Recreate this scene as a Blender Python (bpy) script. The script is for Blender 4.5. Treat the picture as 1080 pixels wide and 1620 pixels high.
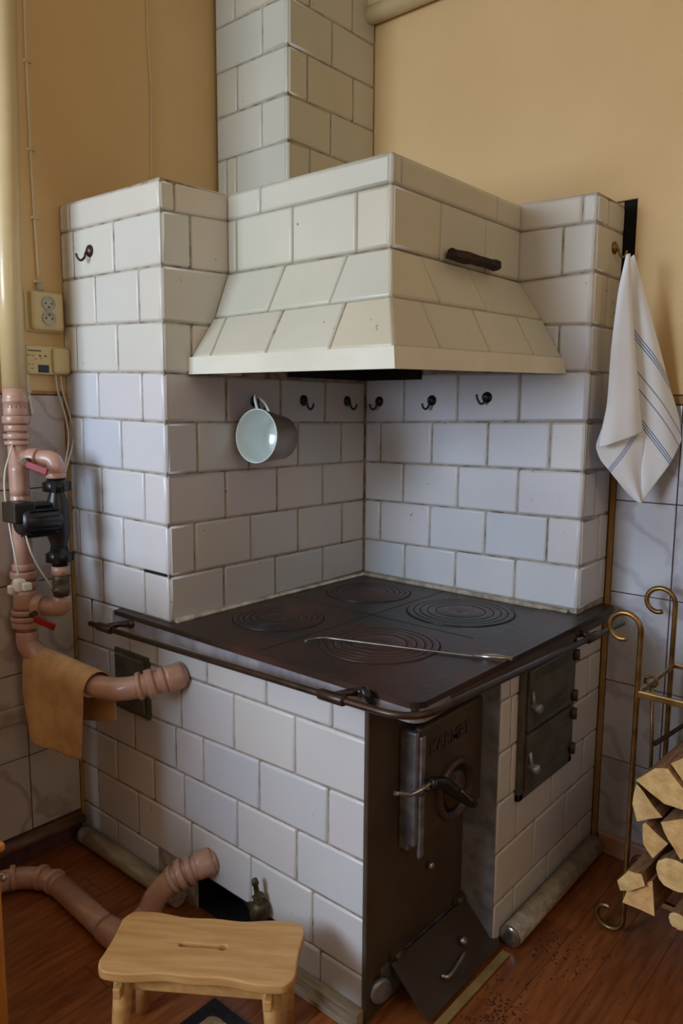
import bpy, bmesh, math, random
from mathutils import Vector, Matrix
random.seed(7)
for o in list(bpy.data.objects): bpy.data.objects.remove(o)
SC = bpy.context.scene
COL = SC.collection
V = Vector

# ---------------------------------------------------------------- camera
cam_d = bpy.data.cameras.new('camera')
cam = bpy.data.objects.new('camera', cam_d); COL.objects.link(cam)
cR = V((0.758201, 0.651987, 0.006652)); cU = V((-0.093563, 0.098698, 0.990709)); cF = V((-0.645273, 0.751779, -0.135834))
M = Matrix((cR, cU, -cF)).transposed().to_4x4()
M.translation = V((1.057087, -1.331181, 1.512987))
cam.matrix_world = M
cam_d.sensor_fit = 'VERTICAL'; cam_d.sensor_height = 36.0; cam_d.sensor_width = 24.0
cam_d.lens = 1202.786 * 36.0 / 1620.0
cam_d.clip_start = 0.02; cam_d.clip_end = 50
SC.camera = cam

# ---------------------------------------------------------------- view, world, lights
SC.view_settings.view_transform = 'Standard'
try: SC.view_settings.look = 'None'
except Exception: pass
SC.view_settings.gamma = 1.0
SC.view_settings.use_curve_mapping = False
SC.view_settings.exposure = 0.0
W_ = bpy.data.worlds.new('daylight'); SC.world = W_; W_.use_nodes = True
W_.node_tree.nodes['Background'].inputs[0].default_value = (0.62, 0.78, 1.0, 1)
W_.node_tree.nodes['Background'].inputs[1].default_value = 1.0

def area(name, loc, target, sx, sy, power, color):
    l = bpy.data.lights.new(name, 'AREA'); l.shape = 'RECTANGLE'; l.size = sx; l.size_y = sy
    l.energy = power; l.color = color
    o = bpy.data.objects.new(name, l); COL.objects.link(o)
    o.location = loc
    o.rotation_euler = (V(target) - V(loc)).to_track_quat('-Z', 'Y').to_euler()
    return o
# daylight coming in at the kitchen window (behind and left of the camera)
area('window_daylight', (-1.20, -3.50, 2.05), (-1.20, 0, 2.05), 1.45, 1.40, 106, (0.67, 0.82, 1.0))
area('warm_fill_light', (2.36, -0.55, 2.30), (0.0, -0.35, 2.10), 1.1, 0.7, 5.5, (1.0, 0.80, 0.58))  # added warm fill from the right, no window known there

# ---------------------------------------------------------------- helpers: materials
def lin(c):
    return tuple(((x / 255.0) / 12.92 if x / 255.0 <= 0.04045 else ((x / 255.0 + 0.055) / 1.055) ** 2.4) for x in c)
MATS = {}
def mat(name, c1, c2=None, rough=0.5, metal=0.0, scale=8.0, spec=0.5, bump=0.0, bscale=None, rnd=None,
        coords='Object', stretch=(1, 1, 1), detail=4, lo=0.35, hi=0.65, coat=0.0, rr=0.0, spots=None):
    m = bpy.data.materials.new(name); m.use_nodes = True; nt = m.node_tree; N = nt.nodes; Lk = nt.links
    b = N['Principled BSDF']
    b.inputs['Roughness'].default_value = rough; b.inputs['Metallic'].default_value = metal
    b.inputs['Specular IOR Level'].default_value = spec
    b.inputs['Coat Weight'].default_value = coat; b.inputs['Coat Roughness'].default_value = 0.12
    c1 = lin(c1); c2 = lin(c2) if c2 else c1
    tc = N.new('ShaderNodeTexCoord'); mp = N.new('ShaderNodeMapping'); mp.inputs['Scale'].default_value = stretch
    Lk.new(tc.outputs[coords], mp.inputs[0])
    nz = N.new('ShaderNodeTexNoise'); nz.inputs['Scale'].default_value = scale; nz.inputs['Detail'].default_value = detail
    Lk.new(mp.outputs[0], nz.inputs['Vector'])
    cr = N.new('ShaderNodeValToRGB'); cr.color_ramp.elements[0].position = lo; cr.color_ramp.elements[1].position = hi
    cr.color_ramp.elements[0].color = (*c1, 1); cr.color_ramp.elements[1].color = (*c2, 1)
    Lk.new(nz.outputs[0], cr.inputs[0]); out = cr.outputs[0]
    if rnd:
        oi = N.new('ShaderNodeObjectInfo'); r2 = N.new('ShaderNodeValToRGB'); r2.color_ramp.interpolation = 'LINEAR'
        r2.color_ramp.elements[0].color = (*rnd[0], 1); r2.color_ramp.elements[1].color = (*rnd[-1], 1)
        for i, c in enumerate(rnd[1:-1]):
            e = r2.color_ramp.elements.new((i + 1) / (len(rnd) - 1)); e.color = (*c, 1)
        Lk.new(oi.outputs['Random'], r2.inputs[0])
        mx = N.new('ShaderNodeMix'); mx.data_type = 'RGBA'; mx.blend_type = 'MULTIPLY'; mx.inputs[0].default_value = 1
        Lk.new(out, mx.inputs[6]); Lk.new(r2.outputs[0], mx.inputs[7]); out = mx.outputs[2]
    if spots:   # (colour, scale, threshold)
        n2 = N.new('ShaderNodeTexNoise'); n2.inputs['Scale'].default_value = spots[1]; n2.inputs['Detail'].default_value = 5
        Lk.new(mp.outputs[0], n2.inputs['Vector'])
        c3 = N.new('ShaderNodeValToRGB'); c3.color_ramp.elements[0].position = spots[2]; c3.color_ramp.elements[1].position = spots[2] + 0.05
        c3.color_ramp.elements[0].color = (0, 0, 0, 1); c3.color_ramp.elements[1].color = (1, 1, 1, 1)
        Lk.new(n2.outputs[0], c3.inputs[0])
        m2 = N.new('ShaderNodeMix'); m2.data_type = 'RGBA'; Lk.new(c3.outputs[0], m2.inputs[0])
        Lk.new(out, m2.inputs[6]); m2.inputs[7].default_value = (*lin(spots[0]), 1); out = m2.outputs[2]
    Lk.new(out, b.inputs['Base Color'])
    if rr:
        mr = N.new('ShaderNodeMapRange'); mr.inputs[3].default_value = rough - rr; mr.inputs[4].default_value = rough + rr
        Lk.new(nz.outputs[0], mr.inputs[0]); Lk.new(mr.outputs[0], b.inputs['Roughness'])
    if bump:
        bp = N.new('ShaderNodeBump'); bp.inputs['Strength'].default_value = bump; bp.inputs['Distance'].default_value = 0.004
        nb = N.new('ShaderNodeTexNoise'); nb.inputs['Scale'].default_value = bscale or scale * 3; nb.inputs['Detail'].default_value = 4
        Lk.new(mp.outputs[0], nb.inputs['Vector']); Lk.new(nb.outputs[0], bp.inputs['Height']); Lk.new(bp.outputs[0], b.inputs['Normal'])
    MATS[name] = m
    return m

tint = [(0.90, 0.98, 1.0), (1.0, 0.97, 0.94), (0.97, 0.95, 0.94), (0.90, 0.94, 0.99), (1.0, 0.98, 0.91), (0.97, 0.97, 0.97), (0.92, 0.93, 0.94)]
M_tile = mat('glazed_stove_tile', (207, 207, 212), (214, 213, 217), rough=0.36, scale=3, bump=0.06, bscale=14, rnd=tint, coat=0.08, rr=0.05, spots=((96, 84, 72), 42, 0.715))
M_cream = mat('cream_warm_light_tile', (202, 199, 184), (209, 205, 189), rough=0.38, scale=3, bump=0.06, bscale=14,
              rnd=[(1, 0.99, 0.95), (0.97, 0.97, 0.97), (1.0, 0.93, 0.85), (0.95, 0.96, 0.93)], coat=0.06, spots=((96, 80, 66), 42, 0.715))  # cream copy of the tile, warm light of the upper parts in its colour
M_cream2 = mat('pale_warm_light_tile', (211, 206, 196), (216, 212, 202), rough=0.37, scale=3, bump=0.06, bscale=14, rnd=[(1, 0.99, 0.95), (0.94, 0.97, 1.0), (1.0, 0.95, 0.90), (0.95, 0.96, 0.95)], coat=0.06, spots=((96, 80, 66), 42, 0.715))  # paler copy for upper tower rows, warm light put into its colour
M_mortar = mat('joint_mortar', (172, 162, 147), (112, 98, 82), rough=0.9, scale=26, bump=0.3, lo=0.42, hi=0.7)
M_plaster = mat('grey_painted_plaster', (140, 144, 152), (108, 112, 120), rough=0.7, scale=22, bump=0.5)
M_fascia = mat('cream_painted_sheet', (226, 222, 206), (216, 211, 192), rough=0.45, scale=6, bump=0.1)
M_iron = mat('cast_iron_top', (36, 38, 36), (82, 54, 44), rough=0.40, metal=0.35, scale=4, bump=0.25, bscale=50, rr=0.14, detail=8, lo=0.38, hi=0.62, spots=((70, 60, 56), 9, 0.62))
M_iron2 = mat('brown_painted_iron', (86, 74, 60), (70, 60, 50), rough=0.5, metal=0.2, scale=7, bump=0.15, bscale=70)
M_iron3 = mat('grey_bright_iron', (158, 160, 168), (112, 112, 120), rough=0.34, metal=0.55, scale=20, bump=0.2)
M_iron4 = mat('olive_grey_iron', (104, 102, 90), (84, 80, 70), rough=0.45, metal=0.35, scale=14, bump=0.2)
M_frame_edge = mat('galvanised_edge', (168, 168, 176), (128, 128, 136), rough=0.5, metal=0.4, scale=16)
M_rail = mat('brown_steel_rail', (78, 60, 48), (54, 42, 36), rough=0.35, metal=0.6, scale=20)
M_black = mat('black_enamel', (14, 14, 16), (22, 23, 26), rough=0.35, scale=20)
M_soot_shade = mat('soot_shade_black', (12, 11, 10), (20, 18, 16), rough=0.95, scale=12)  # black for soot and joints, also for shade painted under the plate
M_steel = mat('bright_steel', (190, 186, 178), (150, 146, 140), rough=0.25, metal=0.9, scale=20)
M_pink = mat('pink_pipe_paint', (190, 150, 132), (176, 134, 114), rough=0.36, scale=14, bump=0.12, coat=0.3)
M_yelpipe = mat('cream_pipe_paint', (214, 188, 140), (206, 180, 130), rough=0.3, scale=6, bump=0.05, coat=0.3)
M_wall = mat('ochre_wall_paint', (222, 188, 132), (214, 178, 122), rough=0.6, scale=1.6, bump=0.12, bscale=40, spots=((170, 140, 96), 60, 0.77))
M_ceil = mat('ceiling_paint', (240, 234, 218), (234, 227, 208), rough=0.8, scale=3)
M_ochre = mat('ochre_filler', (170, 134, 80), (150, 114, 66), rough=0.7, scale=20)
M_brass = mat('antique_brass', (160, 126, 72), (110, 82, 50), rough=0.35, metal=0.85, scale=18)
M_pine = mat('pine_wood', (206, 160, 102), (188, 138, 80), rough=0.42, scale=5, stretch=(1.2, 12, 12), detail=6, coat=0.1)
M_logend = mat('split_log_end', (244, 212, 150), (206, 164, 106), rough=0.8, scale=34, bump=0.6, lo=0.3, hi=0.75, rnd=[(1, 1, 1), (1.0, 0.84, 0.72), (0.88, 0.84, 0.8), (1, 0.96, 0.86), (0.96, 0.80, 0.70)], spots=((96, 66, 44), 30, 0.68))
M_bark = mat('log_side', (168, 124, 82), (116, 80, 54), rough=0.85, scale=14, stretch=(8, 1, 8), bump=0.5)
M_darkwood = mat('charred_wood', (52, 32, 22), (28, 18, 14), rough=0.8, scale=18, stretch=(6, 1, 6), bump=0.6)
M_plaswhite = mat('cream_plastic', (214, 192, 140), (206, 184, 130), rough=0.35, scale=5)
M_socket = mat('grey_plastic', (186, 178, 158), (176, 168, 150), rough=0.4, scale=9)
M_cable = mat('white_cable', (222, 214, 200), (208, 200, 186), rough=0.45, scale=20)
M_red = mat('red_lever', (150, 18, 28), (124, 12, 20), rough=0.35, scale=20)
M_brassdark = mat('tarnished_brass', (96, 84, 56), (66, 58, 42), rough=0.5, metal=0.6, scale=30, bump=0.3)
M_enamel = mat('white_enamel', (226, 234, 230), (218, 226, 222), rough=0.15, scale=6, coat=0.5)
M_enamelgrey = mat('grey_enamel', (150, 142, 138), (136, 128, 126), rough=0.3, scale=6, coat=0.3)
M_logpaint = mat('painted_round_skirting', (172, 158, 138), (138, 122, 102), rough=0.55, scale=10, stretch=(1, 3, 6), bump=0.4)
M_skirt = mat('pink_skirting', (190, 150, 134), (172, 130, 112), rough=0.5, scale=12)
M_lcd = mat('display_glass', (14, 16, 30), (18, 20, 36), rough=0.15, scale=4)
M_print = mat('print_ink', (84, 70, 60), (84, 70, 60), rough=0.6)
M_glass = mat('window_white_paint', (232, 232, 226), (226, 226, 220), rough=0.4, scale=4)

def marble(name, c1, c2, vein, groutless=True):
    m = mat(name, c1, c2, rough=0.18, scale=4, lo=0.3, hi=0.7, coat=0.2)
    nt = m.node_tree; N = nt.nodes; b = N['Principled BSDF']
    src = b.inputs['Base Color'].links[0].from_socket
    tc = N.new('ShaderNodeTexCoord'); oi = N.new('ShaderNodeObjectInfo')
    ad = N.new('ShaderNodeVectorMath'); ad.operation = 'ADD'
    sc = N.new('ShaderNodeVectorMath'); sc.operation = 'SCALE'; sc.inputs[3].default_value = 13.0
    cb = N.new('ShaderNodeCombineXYZ'); nt.links.new(oi.outputs['Random'], cb.inputs[0]); nt.links.new(oi.outputs['Random'], cb.inputs[2])
    nt.links.new(cb.outputs[0], sc.inputs[0]); nt.links.new(tc.outputs['Object'], ad.inputs[0]); nt.links.new(sc.outputs[0], ad.inputs[1])
    wv = N.new('ShaderNodeTexWave'); wv.inputs['Scale'].default_value = 2.2; wv.inputs['Distortion'].default_value = 16; wv.inputs['Detail'].default_value = 5
    wv.bands_direction = 'DIAGONAL'; nt.links.new(ad.outputs[0], wv.inputs['Vector'])
    cr = N.new('ShaderNodeValToRGB'); cr.color_ramp.elements[0].position = 0.0; cr.color_ramp.elements[1].position = 0.16
    cr.color_ramp.elements[0].color = (0.55, 0.55, 0.55, 1); cr.color_ramp.elements[1].color = (0, 0, 0, 1)
    nt.links.new(wv.outputs[1], cr.inputs[0])
    mx = N.new('ShaderNodeMix'); mx.data_type = 'RGBA'; nt.links.new(cr.outputs[0], mx.inputs[0]); nt.links.new(src, mx.inputs[6])
    mx.inputs[7].default_value = (*lin(vein), 1); nt.links.new(mx.outputs[2], b.inputs['Base Color'])
    return m
M_marble = marble('grey_marbled_wall_tile', (176, 178, 188), (194, 194, 200), (150, 146, 158))
M_marble2 = marble('warm_marbled_wall_tile', (178, 166, 156), (194, 184, 174), (150, 122, 112))

def floor_mat():
    m = mat('brown_floorboard', (158, 92, 48), (112, 60, 30), rough=0.28, scale=7, stretch=(9, 1, 1), detail=6, lo=0.3, hi=0.7,
            rnd=[(1, 1, 1), (0.8, 0.76, 0.72), (1.15, 1.1, 1.0), (0.9, 0.85, 0.8)], coat=0.15)
    return m
M_floor = floor_mat()
M_floorgap = mat('floor_gap', (30, 16, 8), (24, 12, 6), rough=0.8)

# ---------------------------------------------------------------- helpers: objects
def tag(o, label=None, cat=None, group=None, kind=None):
    if label: o['label'] = label
    if cat: o['category'] = cat
    if group: o['group'] = group
    if kind: o['kind'] = kind
    return o
def empty(name, loc=(0, 0, 0), parent=None):
    o = bpy.data.objects.new(name, None); COL.objects.link(o); o.location = loc; o.empty_display_size = 0.1
    if parent: o.parent = parent
    return o
def mobj(name, verts, faces, m, parent=None, smooth=False, mats=None, fm=None):
    me = bpy.data.meshes.new(name); me.from_pydata([tuple(v) for v in verts], [], faces); me.update()
    if mats:
        for x in mats: me.materials.append(x)
        for p, i in zip(me.polygons, fm): p.material_index = i
    else: me.materials.append(m)
    if smooth:
        for p in me.polygons: p.use_smooth = True
    o = bpy.data.objects.new(name, me); COL.objects.link(o)
    if parent: put(o, parent)
    return o
def put(o, parent):
    """parent o; all meshes are modelled in world coordinates, so undo the parent's location"""
    o.parent = parent
    p = parent; off = V((0, 0, 0))
    while p: off += p.location; p = p.parent
    o.location = o.location - off
class MB:
    def __init__(s): s.v = []; s.f = []; s.sm = []
    def add(s, vs, fs, sm=False):
        n = len(s.v); s.v += [V(v) for v in vs]; s.f += [tuple(i + n for i in f) for f in fs]; s.sm += [sm] * len(fs); return s
    def box(s, x0, x1, y0, y1, z0, z1, bev=0.0, mtx=None):
        if bev:
            bm = bmesh.new(); bmesh.ops.create_cube(bm, size=1)
            for v in bm.verts: v.co = V(((x0 + x1) / 2 + v.co.x * (x1 - x0), (y0 + y1) / 2 + v.co.y * (y1 - y0), (z0 + z1) / 2 + v.co.z * (z1 - z0)))
            bmesh.ops.bevel(bm, geom=list(bm.edges), offset=bev, segments=2, affect='EDGES', profile=0.5)
            bm.verts.ensure_lookup_table(); bm.verts.index_update()
            vs = [v.co.copy() for v in bm.verts]; fs = [tuple(v.index for v in f.verts) for f in bm.faces]; bm.free()
        else:
            vs = [V((x, y, z)) for z in (z0, z1) for y in (y0, y1) for x in (x0, x1)]
            fs = [(0, 2, 3, 1), (4, 5, 7, 6), (0, 1, 5, 4), (2, 6, 7, 3), (0, 4, 6, 2), (1, 3, 7, 5)]
        if mtx: vs = [mtx @ v for v in vs]
        return s.add(vs, fs, False)
    def tube(s, pts, r, seg=12, caps=True, closed=False, up=None):
        pts = [V(p) for p in pts]; n = len(pts); rs = r if isinstance(r, (list, tuple)) else [r] * n
        tans = []
        for i in range(n):
            if closed: t = pts[(i + 1) % n] - pts[i - 1]
            else: t = pts[min(i + 1, n - 1)] - pts[max(i - 1, 0)]
            tans.append(t.normalized() if t.length > 1e-9 else V((0, 0, 1)))
        a = V(up) if up else (V((0, 0, 1)) if abs(tans[0].z) < 0.9 else V((1, 0, 0)))
        u = (a - tans[0] * a.dot(tans[0])).normalized(); vs = []
        for i in range(n):
            u = u - tans[i] * u.dot(tans[i])
            u = u.normalized() if u.length > 1e-6 else tans[i].orthogonal().normalized()
            w = tans[i].cross(u)
            for k in range(seg):
                an = 2 * math.pi * k / seg
                vs.append(pts[i] + (u * math.cos(an) + w * math.sin(an)) * rs[i])
        fs = []
        m = n if closed else n - 1
        for i in range(m):
            j = (i + 1) % n
            for k in range(seg):
                k2 = (k + 1) % seg
                fs.append((i * seg + k, i * seg + k2, j * seg + k2, j * seg + k))
        s.add(vs, fs, True)
        if caps and not closed:
            c = len(s.v) - len(vs)
            s.f.append(tuple(c + k for k in reversed(range(seg)))); s.sm.append(False)
            s.f.append(tuple(c + (n - 1) * seg + k for k in range(seg))); s.sm.append(False)
        return s
    def lathe(s, prof, origin, axis, seg=20, caps=True):
        """prof: (distance along axis, radius)"""
        ax = V(axis).normalized(); o = V(origin); u = ax.orthogonal().normalized(); w = ax.cross(u); vs = []; fs = []
        for t, r in prof:
            for k in range(seg):
                an = 2 * math.pi * k / seg
                vs.append(o + ax * t + (u * math.cos(an) + w * math.sin(an)) * max(r, 1e-4))
        n = len(prof)
        for i in range(n - 1):
            for k in range(seg):
                k2 = (k + 1) % seg
                fs.append((i * seg + k, i * seg + k2, (i + 1) * seg + k2, (i + 1) * seg + k))
        s.add(vs, fs, True)
        if caps:
            c = len(s.v) - len(vs)
            if prof[0][1] > 2e-4: s.f.append(tuple(c + k for k in reversed(range(seg)))); s.sm.append(False)
            if prof[-1][1] > 2e-4: s.f.append(tuple(c + (n - 1) * seg + k for k in range(seg))); s.sm.append(False)
        return s
    def prism(s, poly, ext):
        """poly: list of 3D points, ext: vector"""
        n = len(poly); vs = [V(p) for p in poly] + [V(p) + V(ext) for p in poly]
        fs = [tuple(range(n)), tuple(reversed(range(n, 2 * n)))] + [(i, i + n, (i + 1) % n + n, (i + 1) % n) for i in range(n)]
        return s.add(vs, fs, False)
    def build(s, name, m, parent=None, fix=True, autosm=None):
        me = bpy.data.meshes.new(name); me.from_pydata([tuple(v) for v in s.v], [], s.f)
        me.materials.append(m)
        for p, q in zip(me.polygons, s.sm): p.use_smooth = q
        me.update()
        if fix:
            bm = bmesh.new(); bm.from_mesh(me); bmesh.ops.recalc_face_normals(bm, faces=bm.faces); bm.to_mesh(me); bm.free()
            for p, q in zip(me.polygons, s.sm): p.use_smooth = q
        o = bpy.data.objects.new(name, me); COL.objects.link(o)
        if parent: put(o, parent)
        return o
def bez(pts, n=8):
    """Catmull-Rom through pts"""
    P = [V(p) for p in pts]; out = []
    for i in range(len(P) - 1):
        a = P[i - 1] if i > 0 else P[i] * 2 - P[i + 1]; b = P[i]; c = P[i + 1]; d = P[i + 2] if i + 2 < len(P) else P[i + 1] * 2 - P[i]
        for k in range(n):
            t = k / n
            out.append(0.5 * ((2 * b) + (c - a) * t + (2 * a - 5 * b + 4 * c - d) * t * t + (3 * b - a - 3 * c + d) * t ** 3))
    out.append(P[-1]); return out
def fillet(pts, r, n=6):
    P = [V(p) for p in pts]; out = [P[0]]
    for i in range(1, len(P) - 1):
        a = (P[i - 1] - P[i]); b = (P[i + 1] - P[i]); la = a.length; lb = b.length; a.normalize(); b.normalize()
        ra = min(r, la * 0.49, lb * 0.49); p0 = P[i] + a * ra; p1 = P[i] + b * ra
        for k in range(n + 1):
            t = k / n; out.append(p0 * (1 - t) ** 2 + P[i] * 2 * t * (1 - t) + p1 * t * t)
    out.append(P[-1]); return out

# ---------------------------------------------------------------- glazed tiles
GAP = 0.0015; BEV = 0.0078; DEP = 0.0044; SK = 0.016
def tile_cols(cols, name, m, parent, cap=False):
    """cols: list of (bottom, top, normal, depth); each is one column of the tile from one joint to the other"""
    jit = [random.uniform(-0.0009, 0.0009) for _ in range(2)]
    vs = []; nc = len(cols)
    for i, (b, t, n, d) in enumerate(cols):
        b = V(b); t = V(t); n = V(n); up = (t - b).normalized()
        j = jit[0] + (jit[1] - jit[0]) * i / (nc - 1)
        tb = BEV * (1.6 if cap else 1.0)
        vs += [b + up * GAP - n * SK, b + up * GAP - n * (DEP - j), b + up * (GAP + BEV) - n * (d - j),
               t - up * (GAP + tb) - n * (d - j), t - up * GAP - n * (DEP * (1.8 if cap else 1) - j), t - up * GAP - n * SK]
    fs = []
    for i in range(nc - 1):
        for k in range(5):
            fs.append((i * 6 + k, (i + 1) * 6 + k, (i + 1) * 6 + k + 1, i * 6 + k + 1))
    fs.append(tuple(range(6))); fs.append(tuple((nc - 1) * 6 + k for k in reversed(range(6))))
    o = mobj(name, vs, fs, m, parent, smooth=True)
    bm = bmesh.new(); bm.from_mesh(o.data); bmesh.ops.recalc_face_normals(bm, faces=bm.faces); bm.to_mesh(o.data); bm.free()
    k = 0
    for i in range(nc - 1):
        for kk in range(5):
            if kk == 2 and cols[i][3] == 0 and cols[i + 1][3] == 0 and (V(cols[i][2]) - V(cols[i + 1][2])).length < 1e-3: o.data.polygons[k].use_smooth = False
            k += 1
    return o
def face_pt(ax, v, s, z): return V((s, v, z)) if ax == 'y' else V((v, s, z))
def flat_cols(ax, v, n, s0, s1, z, start=True, end=True):
    """z = (ztop0, ztop1, zbot0, zbot1)"""
    def zz(s):
        t = (s - s0) / (s1 - s0); return z[2] + (z[3] - z[2]) * t, z[0] + (z[1] - z[0]) * t
    ss = []
    if start: ss += [(s0 + GAP, DEP), (s0 + GAP + BEV, 0)]
    else: ss += [(s0 + 0.014, 0)]
    if end: ss += [(s1 - GAP - BEV, 0), (s1 - GAP, DEP)]
    else: ss += [(s1 - 0.014, 0)]
    if s1 - s0 < 0.05: ss = [(s, d) for s, d in ss]
    return [(face_pt(ax, v, s, zz(s)[0]), face_pt(ax, v, s, zz(s)[1]), V(n), d) for s, d in ss]
def corner_cols(ax1, v1, n1, ax2, v2, n2, zt, zb):
    """rounded vertical arris between two faces"""
    n1 = V(n1); n2 = V(n2); r = 0.014
    c = V(((v1 if ax1 == 'x' else v2), (v1 if ax1 == 'y' else v2), 0)) - (n1 + n2) * r
    out = []
    for k in range(0, 5):
        a = math.pi / 2 * k / 4
        n = n1 * math.cos(a) + n2 * math.sin(a)
        p = c + n * r
        out.append((V((p.x, p.y, zb)), V((p.x, p.y, zt)), n, 0))
    return out
def lay(rowsA, fa, parent, m, rowsB=None, fb=None, skip=None):
    """fa = (axis, value, normal); the last tile of each row of A wraps round the arris onto the first tile of B"""
    nB = len(rowsB) if rowsB else 0
    for i in range(max(len(rowsA), nB)):
        ra = rowsA[i] if i < len(rowsA) else []
        rb = rowsB[i] if rowsB and i < nB else None
        mm = m(i) if callable(m) else m
        for k, t in enumerate(ra):
            s0, s1, z = t[0], t[1], t[2:]
            if skip and skip(i, s0, s1): continue
            if rb and k == len(ra) - 1:
                c = flat_cols(*fa, s0, s1, z, True, False)
                u = rb[0]
                c += corner_cols(fa[0], fa[1], fa[2], fb[0], fb[1], fb[2], z[1], z[3])
                zb = (z[1], u[3], z[3], u[5])
                c += flat_cols(*fb, u[0], u[1], zb, False, True)
                tile_cols(c, 'tile', mm, parent, cap=(i == 0 and CAP[0]))
            else:
                tile_cols(flat_cols(*fa, s0, s1, z), 'tile', mm, parent, cap=(i == 0 and CAP[0]))
        if rb:
            for u in rb[1:]:
                tile_cols(flat_cols(*fb, u[0], u[1], u[2:]), 'tile', mm, parent, cap=(i == 0 and CAP[0]))
CAP = [False]
def quad_tile(p00, p10, p11, p01, name, m, parent):
    """bottom-left, bottom-right, top-right, top-left"""
    p00, p10, p11, p01 = map(V, (p00, p10, p11, p01))
    n = (p10 - p00).cross(p01 - p00).normalized()
    wl = (p10 - p00).length
    def col(t, d): return (p00.lerp(p10, t), p01.lerp(p11, t), n, d)
    g = GAP / wl; b = min(0.4, (GAP + BEV) / wl)
    return tile_cols([col(g, DEP), col(b, 0), col(1 - b, 0), col(1 - g, DEP)], name, m, parent)

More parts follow.
